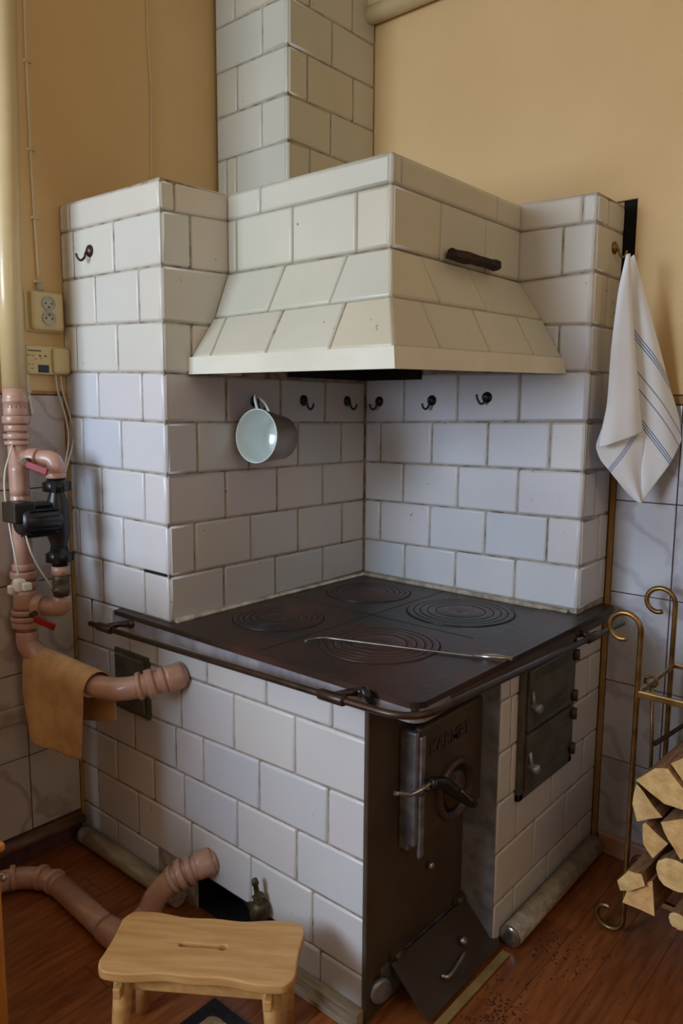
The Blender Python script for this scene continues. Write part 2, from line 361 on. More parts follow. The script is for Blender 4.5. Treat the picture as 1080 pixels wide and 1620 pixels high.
# ---------------------------------------------------------------- measured tile courses (metres)
D={'FL':[[[-1.286,-1.225,2.15,2.148,2.061,2.06],[-1.225,-0.753,2.148,2.138,2.06,2.052]],[[-1.286,-1.211,2.061,2.06,1.914,1.913],[-1.211,-0.986,2.06,2.056,1.913,1.908],[-0.986,-0.753,2.056,2.052,1.908,1.904]],[[-1.286,-1.093,1.914,1.91,1.769,1.763],[-1.093,-0.865,1.91,1.906,1.763,1.755],[-0.865,-0.753,1.906,1.904,1.755,1.751]],[[-1.286,-1.212,1.769,1.767,1.623,1.621],[-1.212,-0.982,1.767,1.759,1.621,1.614],[-0.982,-0.753,1.759,1.751,1.614,1.608]],[[-1.286,-1.095,1.623,1.618,1.478,1.474],[-1.095,-0.863,1.618,1.611,1.474,1.47],[-0.863,-0.753,1.611,1.608,1.47,1.468]],[[-1.286,-1.194,1.478,1.476,1.324,1.323],[-1.194,-0.978,1.476,1.472,1.323,1.319],[-0.978,-0.753,1.472,1.468,1.319,1.316]],[[-1.286,-1.096,1.324,1.321,1.173,1.171],[-1.096,-0.865,1.321,1.318,1.171,1.168],[-0.865,-0.753,1.318,1.316,1.168,1.167]],[[-1.286,-1.239,1.173,1.173,1.022,1.021],[-1.239,-0.984,1.173,1.17,1.021,1.018],[-0.984,-0.753,1.17,1.167,1.018,1.015]],[[-1.286,-1.109,1.022,1.02,0.871,0.873],[-1.109,-0.879,1.02,1.017,0.873,0.875],[-0.879,-0.753,1.017,1.015,0.875,0.876]]],'IL':[[[0.0,0.053,2.138,2.14,2.052,2.055],[0.053,0.3,2.14,2.147,2.055,2.068]],[[0.0,0.106,2.052,2.058,1.904,1.908],[0.106,0.3,2.058,2.068,1.908,1.915]],[[0.0,0.3,1.904,1.915,1.751,1.751]],[[0.0,0.103,1.751,1.751,1.608,1.608],[0.103,0.3,1.751,1.751,1.608,1.608]],[[0.0,0.233,1.608,1.608,1.468,1.466],[0.233,0.467,1.608,1.608,1.466,1.464],[0.467,0.688,1.608,1.608,1.464,1.462],[0.688,0.91,1.608,1.608,1.462,1.46]],[[0.0,0.117,1.468,1.467,1.316,1.316],[0.117,0.323,1.467,1.465,1.316,1.315],[0.323,0.55,1.465,1.463,1.315,1.314],[0.55,0.778,1.463,1.461,1.314,1.313],[0.778,0.91,1.461,1.46,1.313,1.313]],[[0.0,0.224,1.316,1.315,1.167,1.167],[0.224,0.449,1.315,1.315,1.167,1.167],[0.449,0.676,1.315,1.314,1.167,1.167],[0.676,0.91,1.314,1.313,1.167,1.167]],[[0.0,0.1,1.167,1.167,1.015,1.015],[0.1,0.328,1.167,1.167,1.015,1.015],[0.328,0.549,1.167,1.167,1.015,1.014],[0.549,0.783,1.167,1.167,1.014,1.014],[0.783,0.91,1.167,1.167,1.014,1.014]],[[0.0,0.213,1.015,1.015,0.876,0.878],[0.213,0.438,1.015,1.014,0.878,0.881],[0.438,0.678,1.014,1.014,0.881,0.883],[0.678,0.91,1.014,1.014,0.883,0.886]]],'BP':[[[-0.2,0.062,2.152,2.145,2.063,2.059],[0.062,0.109,2.145,2.143,2.059,2.058]],[[-0.2,0.005,2.063,2.06,1.909,1.915],[0.005,0.109,2.06,2.058,1.915,1.918]],[[-0.2,0.109,1.909,1.918,1.778,1.764]],[[-0.2,0.005,1.778,1.769,1.629,1.626],[0.005,0.109,1.769,1.764,1.626,1.625]],[[-0.753,-0.577,1.637,1.635,1.46,1.463],[-0.577,-0.351,1.635,1.632,1.463,1.468],[-0.351,-0.119,1.632,1.628,1.468,1.472],[-0.119,0.109,1.628,1.625,1.472,1.476]],[[-0.753,-0.681,1.46,1.461,1.312,1.313],[-0.681,-0.453,1.461,1.466,1.313,1.316],[-0.453,-0.23,1.466,1.47,1.316,1.319],[-0.23,-0.008,1.47,1.474,1.319,1.322],[-0.008,0.109,1.474,1.476,1.322,1.323]],[[-0.753,-0.574,1.312,1.314,1.167,1.169],[-0.574,-0.341,1.314,1.317,1.169,1.171],[-0.341,-0.113,1.317,1.32,1.171,1.173],[-0.113,0.109,1.32,1.323,1.173,1.175]],[[-0.753,-0.676,1.167,1.168,1.015,1.016],[-0.676,-0.453,1.168,1.17,1.016,1.018],[-0.453,-0.229,1.17,1.172,1.018,1.021],[-0.229,-0.004,1.172,1.174,1.021,1.024],[-0.004,0.109,1.174,1.175,1.024,1.025]],[[-0.753,-0.561,1.015,1.017,0.885,0.885],[-0.561,-0.342,1.017,1.02,0.885,0.886],[-0.342,-0.112,1.02,1.022,0.886,0.886],[-0.112,0.109,1.022,1.025,0.886,0.887]]],'RT':[[[0.91,1.0,2.143,2.143,2.058,2.058],[1.0,1.125,2.143,2.143,2.058,2.058]],[[0.91,1.125,2.058,2.058,1.918,1.918]],[[0.91,1.02,1.918,1.918,1.764,1.764],[1.02,1.125,1.918,1.918,1.764,1.764]],[[0.91,1.125,1.764,1.764,1.625,1.625]],[[0.91,1.02,1.625,1.625,1.476,1.476],[1.02,1.125,1.625,1.625,1.476,1.476]],[[0.91,1.125,1.476,1.476,1.323,1.323]],[[0.91,1.01,1.323,1.323,1.175,1.175],[1.01,1.125,1.323,1.323,1.175,1.175]],[[0.91,1.052,1.175,1.175,1.025,1.025],[1.052,1.125,1.175,1.175,1.025,1.025]],[[0.91,1.08,1.025,1.025,0.887,0.887],[1.08,1.125,1.025,1.025,0.887,0.887]]],'BF':[[[-1.286,-1.184,0.838,0.838,0.719,0.72],[-1.184,-0.969,0.838,0.838,0.72,0.723],[-0.969,-0.825,0.838,0.838,0.723,0.725],[-0.825,-0.588,0.838,0.838,0.725,0.728],[-0.588,-0.344,0.838,0.838,0.728,0.731],[-0.344,-0.112,0.838,0.838,0.731,0.734],[-0.112,0.0,0.838,0.838,0.734,0.735]],[[-1.286,-1.089,0.719,0.721,0.541,0.547],[-1.089,-0.867,0.721,0.724,0.547,0.553],[-0.867,-0.712,0.724,0.726,0.553,0.558],[-0.712,-0.475,0.726,0.729,0.558,0.565],[-0.475,-0.239,0.729,0.732,0.565,0.572],[-0.239,0.0,0.732,0.735,0.572,0.579]],[[-1.286,-1.185,0.541,0.544,0.413,0.414],[-1.185,-0.956,0.544,0.551,0.414,0.416],[-0.956,-0.742,0.551,0.557,0.416,0.418],[-0.742,-0.612,0.557,0.561,0.418,0.419],[-0.612,-0.375,0.561,0.568,0.419,0.421],[-0.375,-0.126,0.568,0.575,0.421,0.423],[-0.126,0.0,0.575,0.579,0.423,0.424]],[[-1.286,-1.061,0.413,0.415,0.275,0.275],[-1.061,-0.857,0.415,0.417,0.275,0.275],[-0.857,-0.706,0.417,0.418,0.275,0.275],[-0.706,-0.467,0.418,0.42,0.275,0.274],[-0.467,-0.235,0.42,0.422,0.274,0.274],[-0.235,0.0,0.422,0.424,0.274,0.274]],[[-1.286,-1.184,0.275,0.275,0.128,0.127],[-1.184,-0.947,0.275,0.275,0.127,0.125],[-0.947,-0.676,0.275,0.275,0.125,0.123],[-0.676,-0.412,0.275,0.274,0.123,0.121],[-0.412,-0.178,0.274,0.274,0.121,0.119],[-0.178,0.0,0.274,0.274,0.119,0.118]],[[-1.286,-1.073,0.128,0.126,0.012,0.012],[-1.073,-0.846,0.126,0.125,0.012,0.012],[-0.846,-0.567,0.125,0.122,0.012,0.012],[-0.567,-0.327,0.122,0.121,0.012,0.012],[-0.327,-0.151,0.121,0.119,0.012,0.012],[-0.151,0.0,0.119,0.118,0.012,0.012]]],'RS':[[[0.441,0.493,0.838,0.838,0.728,0.726],[0.493,1.125,0.838,0.838,0.726,0.707]],[[0.441,0.503,0.728,0.726,0.579,0.579],[0.503,1.028,0.726,0.71,0.579,0.576],[1.028,1.125,0.71,0.707,0.576,0.576]],[[0.441,0.514,0.579,0.579,0.434,0.433],[0.514,0.912,0.579,0.577,0.433,0.431],[0.912,1.125,0.577,0.576,0.431,0.429]],[[0.441,0.559,0.434,0.433,0.282,0.284],[0.559,0.785,0.433,0.432,0.284,0.288],[0.785,1.017,0.432,0.43,0.288,0.291],[1.017,1.125,0.43,0.429,0.291,0.293]],[[0.441,0.675,0.282,0.286,0.128,0.13],[0.675,0.896,0.286,0.289,0.13,0.132],[0.896,1.125,0.289,0.293,0.132,0.134]],[[0.441,0.559,0.128,0.129,0.012,0.012],[0.559,0.778,0.129,0.131,0.012,0.012],[0.778,1.008,0.131,0.133,0.012,0.012],[1.008,1.125,0.133,0.134,0.012,0.012]]],'CZ':[2.892,2.737,2.58,2.428],'CFj':[[-1.022],[-1.156],[-1.028]],'CRj':[[0.877],[0.748,0.998],[0.873]],'H':{'FLb':[-0.753,0.092,1.607],'FLf':[-0.753,0.093,1.656],'FLm':[-0.753,0.186,1.778],'FLk':[-0.753,0.235,1.913],'FLc':[-0.753,0.238,2.065],'FLt':[-0.753,0.239,2.145],'Cb':[-0.008,0.093,1.603],'Cf':[-0.017,0.1,1.655],'Cm':[-0.082,0.172,1.782],'Ck':[-0.139,0.24,1.908],'Cc':[-0.14,0.24,2.062],'Ct':[-0.132,0.24,2.139],'Rb':[0.032,0.91,1.621],'Rf':[0.023,0.91,1.669],'Rm':[-0.049,0.91,1.79],'Rk':[-0.121,0.91,1.915],'Rc':[-0.128,0.91,2.068],'Rt':[-0.131,0.91,2.15]},'TW':{'o':[0.13,0.91],'d':[0.711,0.703],'n':[0.703,-0.711],'LL':[[0.063,1.961],[0.044,1.86],[0.036,1.75],[0.033,1.677],[0.031,1.528],[0.013,1.433],[0.009,1.399]],'LR':[[0.076,1.964],[0.088,1.86],[0.101,1.733],[0.119,1.603],[0.134,1.51],[0.146,1.447]],'RL':[[0.08,1.95],[0.097,1.842],[0.114,1.715],[0.135,1.566],[0.149,1.434],[0.16,1.28],[0.162,1.225]],'RR':[[0.099,1.967],[0.136,1.861],[0.183,1.725],[0.226,1.604],[0.272,1.492],[0.285,1.421]],'UL':[[0.026,1.414],[0.025,1.361],[0.055,1.318]]},'LG':[[[0.414,0.541],[0.461,0.589],[0.493,0.599],[0.553,0.541],[0.555,0.503],[0.49,0.501]],[[0.494,0.607],[0.564,0.669],[0.588,0.523],[0.556,0.539]],[[0.414,0.527],[0.433,0.511],[0.485,0.457],[0.421,0.422],[0.406,0.465]],[[0.44,0.426],[0.449,0.433],[0.506,0.397],[0.471,0.342],[0.444,0.372]],[[0.488,0.455],[0.556,0.491],[0.571,0.397],[0.542,0.373],[0.508,0.415]],[[0.389,0.252],[0.417,0.293],[0.451,0.297],[0.462,0.269],[0.424,0.236],[0.399,0.228]],[[0.401,0.186],[0.415,0.237],[0.476,0.283],[0.487,0.186]],[[0.563,0.5],[0.637,0.558],[0.645,0.444],[0.577,0.396]],[[0.575,0.378],[0.631,0.43],[0.67,0.388],[0.642,0.273],[0.582,0.28]],[[0.572,0.241],[0.657,0.272],[0.662,0.197],[0.585,0.185]],[[0.583,0.672],[0.654,0.711],[0.677,0.586],[0.598,0.535]]],'LR':[[0.53,0.324,0.046],[0.547,0.202,0.024]],'HJ':{'fk':[0.398,0.77],'fm_u':[0.347,0.696],'fm_l':[0.086,0.445,0.786],'ff':[0.119,0.423,0.728],'rk':[0.19,0.543,0.891],'rm_u':[0.284,0.581,0.885],'rm_l':[0.162,0.474,0.785],'rf':[0.235,0.51,0.797],'fc':[-0.608,-0.713,-0.48,-0.249],'rc':[0.285,0.765,0.464,0.703]},'TS':[1.877,1.787,1.744,1.659],'TSu':[[0.098,1.393],[0.125,1.434],[0.069,1.351]]}

L = 1.2857; A_ = 0.7529; B_ = 0.9101; W = 1.1248; RX = 0.1092; NE = 0.4411
CEIL = 3.10

# ================================================================ the room
XE = 2.4; YF = -3.6; XW = -3.0; YN = -0.36
fl = MB().box(XW, XE, YF, W + 0.05, -0.06, -0.004).build('floor', M_floorgap); tag(fl, kind='structure')
pw = 0.118; x = -1.285; c = 0
plank_me = {}
while x < 1.15:
    y0 = -2.1 - (c * 0.37) % 0.9; c += 1
    while y0 < W:
        ya = max(y0, -2.1); yb = min(y0 + 0.9, W)
        if yb - ya > 0.08:
            key = round(yb - ya, 3)
            if key not in plank_me:
                mb = MB().box(0, pw - 0.0012, 0, yb - ya - 0.0015, -0.0039, 0.0)
                tmp = mb.build('plank', M_floor, fl); tmp.location = (x, ya, 0); plank_me[key] = tmp.data
            else:
                o = bpy.data.objects.new('plank', plank_me[key]); COL.objects.link(o); o.parent = fl; o.location = (x, ya, 0)
        y0 += 0.9
    x += pw
rest = MB()
for (a0, a1, b0, b1) in ((XW, -1.287, YF, W), (-1.287, XE, YF, -2.102), (x + 0.001, XE, -2.1, W)):
    n = max(1, int((a1 - a0) / pw))
    for i in range(n): rest.box(a0 + i * (a1 - a0) / n, a0 + (i + 1) * (a1 - a0) / n - 0.0015, b0, b1, -0.0039, 0.0)
tag(rest.build('floorboards', M_floor, fl), kind='stuff')

tag(MB().box(XW - .1, XE + .1, YF - .1, W + .15, CEIL, CEIL + 0.1).build('ceiling', M_ceil), kind='structure')
# back wall: masonry, with the plaster coat starting beside the stove (leaves the dark slot)
wb = MB().box(-1.5, XE, W + 0.02, W + 0.12, 0, CEIL)
wb.box(-1.5, XE, W, W + 0.02, 2.160, CEIL).box(0.146, XE, W, W + 0.02, 1.56, 2.160)
wb = wb.build('wall_back', M_wall); tag(wb, kind='structure')
MB().box(0.10, 0.147, W + 0.012, W + 0.0205, 1.6, 2.161).build('slot_lining', M_soot_shade, wb)
MB().box(0.112, 0.1285, W - 0.004, W + 0.02, 0.0, 1.62).build('filler_strip', M_ochre, wb)
MB().box(0.1285, XE, W + 0.001, W + 0.02, 0, 1.56).build('tile_bed', mat('tile_grout', (96, 62, 58), (76, 48, 44), rough=0.9, scale=20), wb)
zr = [0.058, 0.342, 0.612, 0.917, 1.221, 1.528]
xs = [0.1295, 0.321, 0.521, 0.721, 0.921, 1.121, 1.321]
for i in range(5):
    for j in range(6):
        MB().box(xs[j] + 0.0018, xs[j + 1] - 0.0018, W - 0.004, W + 0.003, zr[i] + 0.0018, zr[i + 1] - 0.0018, bev=0.0012).build('wall_tile', M_marble, wb)
MB().box(0.1295, XE, W - 0.006, W + 0.003, 1.5295, 1.556, bev=0.003).build('tile_edge', M_ochre, wb)
tag(MB().box(0.14, XE, W - 0.022, W, 0.0, 0.075, bev=0.006).build('baseboard_back', M_skirt), kind='structure')
# cornice: round moulding under the ceiling
cn = MB().tube([(-1.28, W - 0.035, 2.985), (XE, W - 0.035, 2.985)], 0.034, 14).box(-1.28, XE, W - 0.05, W, 3.0, CEIL)
tag(cn.build('trim_1', M_yelpipe), kind='structure')

wl = MB().box(-L - 0.12, -L, YN, W + 0.02, 0, CEIL).build('wall_left', M_wall); tag(wl, kind='structure')
zl_ = [0.104, 0.365, 0.652, 0.945, 1.25, 1.548]; yl_ = [-0.592, -0.36 + .0, -0.191, -0.012, 0.0]
MB().box(-L, -L + 0.004, YN, 0.0, 0.0, 1.552).build('tile_bed', MATS['tile_grout'], wl)
for i in range(5):
    for j in range(1, 3):
        MB().box(-L + 0.002, -L + 0.009, yl_[j] + 0.0018, yl_[j + 1] - 0.0018, zl_[i] + 0.0018, zl_[i + 1] - 0.0018, bev=0.0012).build('wall_tile', M_marble2, wl)
MB().box(-L, -L + 0.012, -0.012, -0.001, 0.0, 1.552).build('filler_strip', M_ochre, wl)
MB().box(-L, -L + 0.011, YN, -0.012, 1.549, 1.560, bev=0.003).build('tile_edge', M_ochre, wl)
tag(MB().box(-L + 0.009, -L + 0.03, YN, -0.165, 0.492, 0.548, bev=0.008).build('trim_2', mat('chalky_trim', (170, 158, 142), (150, 138, 122), rough=0.6, scale=20)), kind='structure')
# crack line painted over, running up the left wall
MB().tube(bez([(-L + 0.003, 0.362, 2.0), (-L + 0.003, 0.360, 2.34), (-L + 0.003, 0.366, 2.6), (-L + 0.003, 0.357, 2.8), (-L + 0.003, 0.362, CEIL)], 6), 0.004, 6).build('painted_seam', M_yelpipe, wl)

# the rest of the kitchen, out of frame
tag(MB().box(XW, -L - 0.12, YN, YN + 0.12, 0, CEIL).build('wall_alcove', M_wall), kind='structure')
tag(MB().box(XW - .1, XW, YF, YN + 0.12, 0, CEIL).build('wall_side', M_wall), kind='structure')
tag(MB().box(XE, XE + .1, YF, -1.15, 0, CEIL).box(XE, XE + .1, 0.05, W + 0.12, 0, CEIL).box(XE, XE + .1, -1.15, 0.05, 0, 1.9).box(XE, XE + .1, -1.15, 0.05, 2.7, CEIL).build('wall_right', M_wall), kind='structure')
w2 = empty('added_window', (0, 0, 0)); tag(w2, kind='structure')  # added frame around the warm fill light, not a known window
MB().box(XE + .03, XE + .07, -1.15, -1.10, 1.9, 2.7).box(XE + .03, XE + .07, 0.0, 0.05, 1.9, 2.7).box(XE + .03, XE + .07, -1.15, 0.05, 1.9, 1.95).box(XE + .03, XE + .07, -1.15, 0.05, 2.65, 2.7).build('window_frame', M_glass, w2)
wx0, wx1, wz0, wz1 = -1.96, -0.44, 1.30, 2.80
wf = MB().box(XW, wx0, YF - .15, YF, 0, CEIL).box(wx1, XE, YF - .15, YF, 0, CEIL).box(wx0, wx1, YF - .15, YF, 0, wz0).box(wx0, wx1, YF - .15, YF, wz1, CEIL)
tag(wf.build('wall_front', M_wall), kind='structure')
wn = empty('window_1', (0, 0, 0)); tag(wn, kind='structure')
f = MB()
for (a0, a1, c0, c1) in ((wx0, wx0 + .06, wz0, wz1), (wx1 - .06, wx1, wz0, wz1), (-1.23, -1.17, wz0, wz1), (wx0, wx1, wz0, wz0 + .06), (wx0, wx1, wz1 - .06, wz1)):
    f.box(a0, a1, YF - .10, YF - .05, c0, c1)
f.build('window_frame', M_glass, wn)
MB().box(wx0 - .05, wx1 + .05, YF - .05, YF + .12, wz0 - .04, wz0).build('window_sill', M_glass, wn)

# ================================================================ the tiled stove
stove = empty('tiled_stove', (-0.6, 0.5, 0))
tag(stove, 'white glazed tile kitchen stove with hood, warming towers and tiled chimney, in the corner', 'stove')
I = 0.004
core = MB()
hx0, hx1, hz = -0.66, -0.325, 0.128     # hole low in the front face
core.box(-L + .001, hx0, I, 0.3, 0.0, 0.84).box(hx1, -0.002, I, 0.3, 0.0, 0.84).box(hx0, hx1, I, 0.3, hz, 0.84)
core.box(-L + .001, -0.006, 0.3, W - .001, 0.0, 0.84)
core.box(-0.006, RX - I, NE + 0.003, W - .001, 0.0, 0.84)
core.build('stove_body', M_mortar, stove)
MB().box(hx0 - .01, hx1 + .01, 0.288, 0.299, 0.0, hz + .01).box(hx0, hx1, 0.012, 0.298, 0.0, 0.004).box(hx0 - .0, hx0 + .004, 0.012, 0.29, 0, hz).box(hx1 - .004, hx1, 0.012, 0.29, 0, hz).box(hx0, hx1, 0.012, 0.29, hz - .003, hz).build('hole_lining', M_soot_shade, stove)  # black lining inside the hole
tw = MB().box(-L + .001, -A_ - I, I, W - .001, 0.84, 2.138).build('warming_tower', M_mortar, stove)
bp = MB().box(-A_ - .02, RX - I, B_ + I, W - .001, 0.84, 2.142).build('back_panel', M_mortar, stove)
ch = MB().box(-1.272 + I, -0.896 - I, 0.647 + I, W - .001, 2.13, CEIL - .001).build('chimney_stack', M_mortar, stove)

FY = ('y', 0.0, (0, -1, 0)); FIL = ('x', -A_, (1, 0, 0)); FBP = ('y', B_, (0, -1, 0)); FRT = ('x', RX, (1, 0, 0))
CAP[0] = True
FLr = [list(r) for r in D['FL']]
lay(FLr, FY, stove, lambda i: M_cream2 if i < 4 else M_tile, D['IL'], FIL)
lay(D['BP'], FBP, stove, lambda i: M_cream2 if i < 3 else M_tile, D['RT'], FRT)
CAP[0] = False
BFr = [[list(t) for t in r] for r in D['BF']]
BFr[0][0][2] = BFr[0][0][3] = 0.876; BFr[0][1][2] = BFr[0][1][3] = 0.876
core2 = MB().box(-L + .001, -0.99, I, 0.1, 0.83, 0.878).build('stove_ledge', M_mortar, stove)
def inhole(i, s0, s1): return i == 5 and s1 > hx0 + 0.05 and s0 < hx1 - 0.03
lay(BFr, FY, stove, M_tile, skip=inhole)
lay(D['RS'], FRT, stove, M_tile)
# dark gap over the loose corner tile
MB().box(-0.875, -A_ - 0.012, -0.0008, 0.004, 1.015, 1.0225).build('open_joint', M_soot_shade, stove)
# mortar fillet where the niche walls meet the cooktop
fil = MB().tube([(-A_ + .004, 0.02, 0.878), (-A_ + .004, B_ - .004, 0.878), (RX - .03, B_ - .004, 0.878)], 0.010, 6)
fil.build('mortar_fillet', mat('pale_mortar', (196, 188, 172), (150, 140, 126), rough=0.9, scale=30, bump=0.6, bscale=60), stove)

# chimney tiles: courses measured on the visible part, carried on to the ceiling
cz = D['CZ']; hh = (cz[0] - cz[3]) / 3
levels = [3.098, cz[0] + 2 * 0 + hh * 1.0 if cz[0] + hh < 3.09 else 3.09] + cz + [cz[3] - hh, 2.145]
levels = [CEIL - .002, cz[0] + hh] + cz + [cz[3] - hh, 2.146]
cfj = [[-1.03], [-1.165], [D['CFj'][0][0]], [D['CFj'][1][0]], [D['CFj'][2][0]], [-1.165, -1.22], [-1.03]]
crj = [[0.87], [0.76, 0.99], D['CRj'][0], D['CRj'][1], D['CRj'][2], [0.76, 0.99], [0.87]]
ra = []; rb = []
for i in range(len(levels) - 1):
    if levels[i] - levels[i + 1] < 0.02: continue
    zt, zb = levels[i], levels[i + 1]
    def mk(js, s0, s1):
        xs_ = [s0] + sorted(js) + [s1]; return [[u, v, zt, zt, zb, zb] for u, v in zip(xs_[:-1], xs_[1:])]
    ra.append(mk(cfj[i], -1.272, -0.896)); rb.append(mk(crj[i], 0.647, W - .002))
lay(ra, ('y', 0.647, (0, -1, 0)), stove, M_cream, rb, ('x', -0.896, (1, 0, 0)))

# ---- hood
H = {k: V(v) for k, v in D['H'].items()}; J = D['HJ']
Ck = V((-0.135, 0.24, 1.912)); Cc = V((-0.135, 0.24, 2.064))
H['FLk'].y = 0.24; H['FLk'].z = 1.912
hd = MB()
def inset(p, k=0.009): return V((p.x - (k if p.x > -A_ + .01 else 0), p.y + (k if p.y < B_ - .01 else 0), p.z))
def quad(mb, *p): mb.add([inset(V(q)) for q in p], [(0, 1, 2, 3)])
RkP = V((-0.135, B_, 1.912))
for a_, b_, c_, d_ in ((H['FLf'], H['Cf'], H['Cm'], H['FLm']), (H['FLm'], H['Cm'], Ck, H['FLk']), (H['Cf'], H['Rf'], H['Rm'], H['Cm']), (H['Cm'], H['Rm'], RkP, Ck)): quad(hd, a_, b_, c_, d_)
quad(hd, H['FLk'], Ck, Cc + V((0, 0, .075)), V((-A_, .24, 2.139))); quad(hd, Ck, RkP, V((-0.135, B_, 2.139)), Cc + V((0, 0, .075)))
quad(hd, V((-A_, .24, 2.136)), Cc + V((0, 0, .072)), V((-0.135, B_, 2.136)), V((-A_, B_, 2.136)))
hd.build('hood_shell', M_mortar, stove)
hi = MB()
quad2 = lambda mb, *p: mb.add([inset(V(q), 0.02) for q in p], [(0, 1, 2, 3)])
for a_, b_, c_, d_ in ((H['FLf'], H['Cf'], H['Cm'], H['FLm']), (H['FLm'], H['Cm'], Ck, H['FLk']), (H['Cf'], H['Rf'], H['Rm'], H['Cm']), (H['Cm'], H['Rm'], RkP, Ck)): quad2(hi, a_, b_, c_, d_)
hi.build('hood_lining', M_soot_shade, stove)  # black inner shell that paints the hood's shaded inside
CAP[0] = True
fr = [[[-A_, J['fc'][0], 2.142, 2.142, 2.064, 2.064], [J['fc'][0], -0.135, 2.142, 2.142, 2.064, 2.064]],
      [[u, v, 2.064, 2.064, 1.912, 1.912] for u, v in zip([-A_] + J['fc'][1:], J['fc'][1:] + [-0.135])]]
sr = [[[0.24, J['rc'][0], 2.142, 2.142, 2.064, 2.064], [J['rc'][0], J['rc'][1], 2.142, 2.142, 2.064, 2.064], [J['rc'][1], B_, 2.142, 2.142, 2.064, 2.064]],
      [[u, v, 2.064, 2.064, 1.912, 1.912] for u, v in zip([0.24] + J['rc'][2:], J['rc'][2:] + [B_])]]
lay(fr, ('y', 0.24, (0, -1, 0)), stove, M_cream, sr, ('x', -0.135, (1, 0, 0)))
CAP[0] = False
def slope(k0, k1, m0, m1, tk, tm):
    tk = [0] + tk + [1]; tm = [0] + tm + [1]
    for a in range(len(tk) - 1):
        quad_tile(m0.lerp(m1, tm[a]), m0.lerp(m1, tm[a + 1]), k0.lerp(k1, tk[a + 1]), k0.lerp(k1, tk[a]), 'tile', M_cream, stove)
slope(H['FLk'], Ck, H['FLm'], H['Cm'], J['fk'], J['fm_u'])
slope(H['FLm'], H['Cm'], H['FLf'], H['Cf'], J['fm_l'], J['ff'])
slope(Ck, RkP, H['Cm'], H['Rm'], J['rk'], J['rm_u'])
slope(H['Cm'], H['Rm'], H['Cf'], H['Rf'], J['rm_l'], J['rf'])
fa = MB()
e = 0.004
fa.prism([H['FLb'] + V((0, -e, 0)), H['Cb'] + V((e, -e, 0)), H['Cf'] + V((e, -e, 0)), H['FLf'] + V((0, -e, 0))], V((0, 0.022, 0)))
fa.build('hood_fascia', M_fascia, stove)
fb_ = MB().prism([H['Cb'] + V((e, -e, 0)), H['Rb'] + V((e, 0, 0)), H['Rf'] + V((e, 0, 0)), H['Cf'] + V((e, -e, 0))], V((-0.022, 0, 0)))
fb_.build('hood_fascia', M_fascia, stove)
so = MB().add([V((-A_, .11, 1.648)), V((-0.02, .115, 1.648)), V((.01, B_, 1.655)), V((-A_, B_, 1.655))], [(0, 1, 2, 3)])
so.build('hood_soffit', M_mortar, stove)
MB().box(-A_ - .001, -0.50, B_ - .02, B_ + .001, 1.613, 1.66).box(-A_ - .001, -A_ + .02, 0.50, B_, 1.613, 1.66).build('flue_slot', M_soot_shade, stove)

# ---- cooktop
Z = 0.875
top = MB()
top.box(-A_ + .002, 0.0, 0.0, B_ + .0, Z - .03, Z - .0005)
top = top.build('cooktop', M_iron, stove)
for bx_, by_, br in ((-0.560, 0.700, 0.145), (-0.182, 0.693, 0.168), (-0.172, 0.262, 0.165), (-0.557, 0.257, 0.138)):
    rr = [0.0, 0.46, 0.62, 0.76, 0.88, 1.0]
    for k in range(5):
        r0 = rr[k] * br + (0.0012 if k else 0); r1 = rr[k + 1] * br - 0.0012
        prof = [(0, r1), (0.0022, r1), (0.0030, r1 - 0.002), (0.0030, r0 + 0.002), (0.0022, max(r0, 0.0001)), (0, max(r0, 0.0001))]
        mb = MB().lathe(prof, (bx_, by_, Z - .0006), (0, 0, 1), 48, caps=False)
        if k == 0: mb.lathe([(0.0030, 0.012), (0.0036, 0.011), (0.0036, 0.0)], (bx_, by_, Z - .0006), (0, 0, 1), 12, caps=False)
        mb.build('burner_ring', M_iron, top)
    MB().lathe([(0, br + .004), (.0006, br + .003)], (bx_, by_, Z - .0006), (0, 0, 1), 48).build('ring_seat', M_soot_shade, top)
# seams between the plate sections
MB().box(-0.372, -0.370, 0.0, B_, Z - .0006, Z + .0001).box(-A_, 0.0, 0.478, 0.480, Z - .0006, Z + .0001).build('plate_seam', M_soot_shade, top)
# border frame: front strip, wide right-hand strip with a rounded corner
y0 = -0.030; x1 = 0.163; r = 0.035
out = [(-1.012, 0.02), (-1.000, y0)] + [(x1 - r + r * math.sin(a), y0 + r - r * math.cos(a)) for a in [math.pi / 2 * k / 5 for k in range(6)]] + \
      [(x1, 1.078), (0.150, 1.092), (0.112, 1.092), (0.112, 0.908), (0.0, 0.908), (0.0, 0.0), (-A_ + .01, 0.0), (-A_ - .01, 0.02)]
fr_ = MB().prism([V((x, y, Z - .012)) for x, y in out], V((0, 0, 0.0150)))
fr_.build('cooktop_frame', M_iron, stove)
ed = MB()
eo = [(-1.010, y0 + .001)] + [(x1 - r + (r - .001) * math.sin(a), y0 + r - (r - .001) * math.cos(a)) for a in [math.pi / 2 * k / 5 for k in range(6)]] + [(x1 - .001, 0.10)]
for (a, b) in zip(eo[:-1], eo[1:]):
    n = V((b[1] - a[1], -(b[0] - a[0]), 0)).normalized() * 0.003
    ed.prism([V((a[0], a[1], Z - .045)), V((b[0], b[1], Z - .045)), V((b[0], b[1], Z - .0005)), V((a[0], a[1], Z - .0005))], n * -1)
ed.build('edge_angle', M_frame_edge, stove)
MB().box(x1 - .008, x1, 0.10, 1.07, Z - .035, Z - .011).build('edge_angle', M_iron2, stove)
MB().box(RX - .001, RX + .012, NE + .06, 0.90, Z - .06, Z - .012).build('overhang_shade_bar', M_soot_shade, stove)  # dark bar paints in the shade under the plate overhang

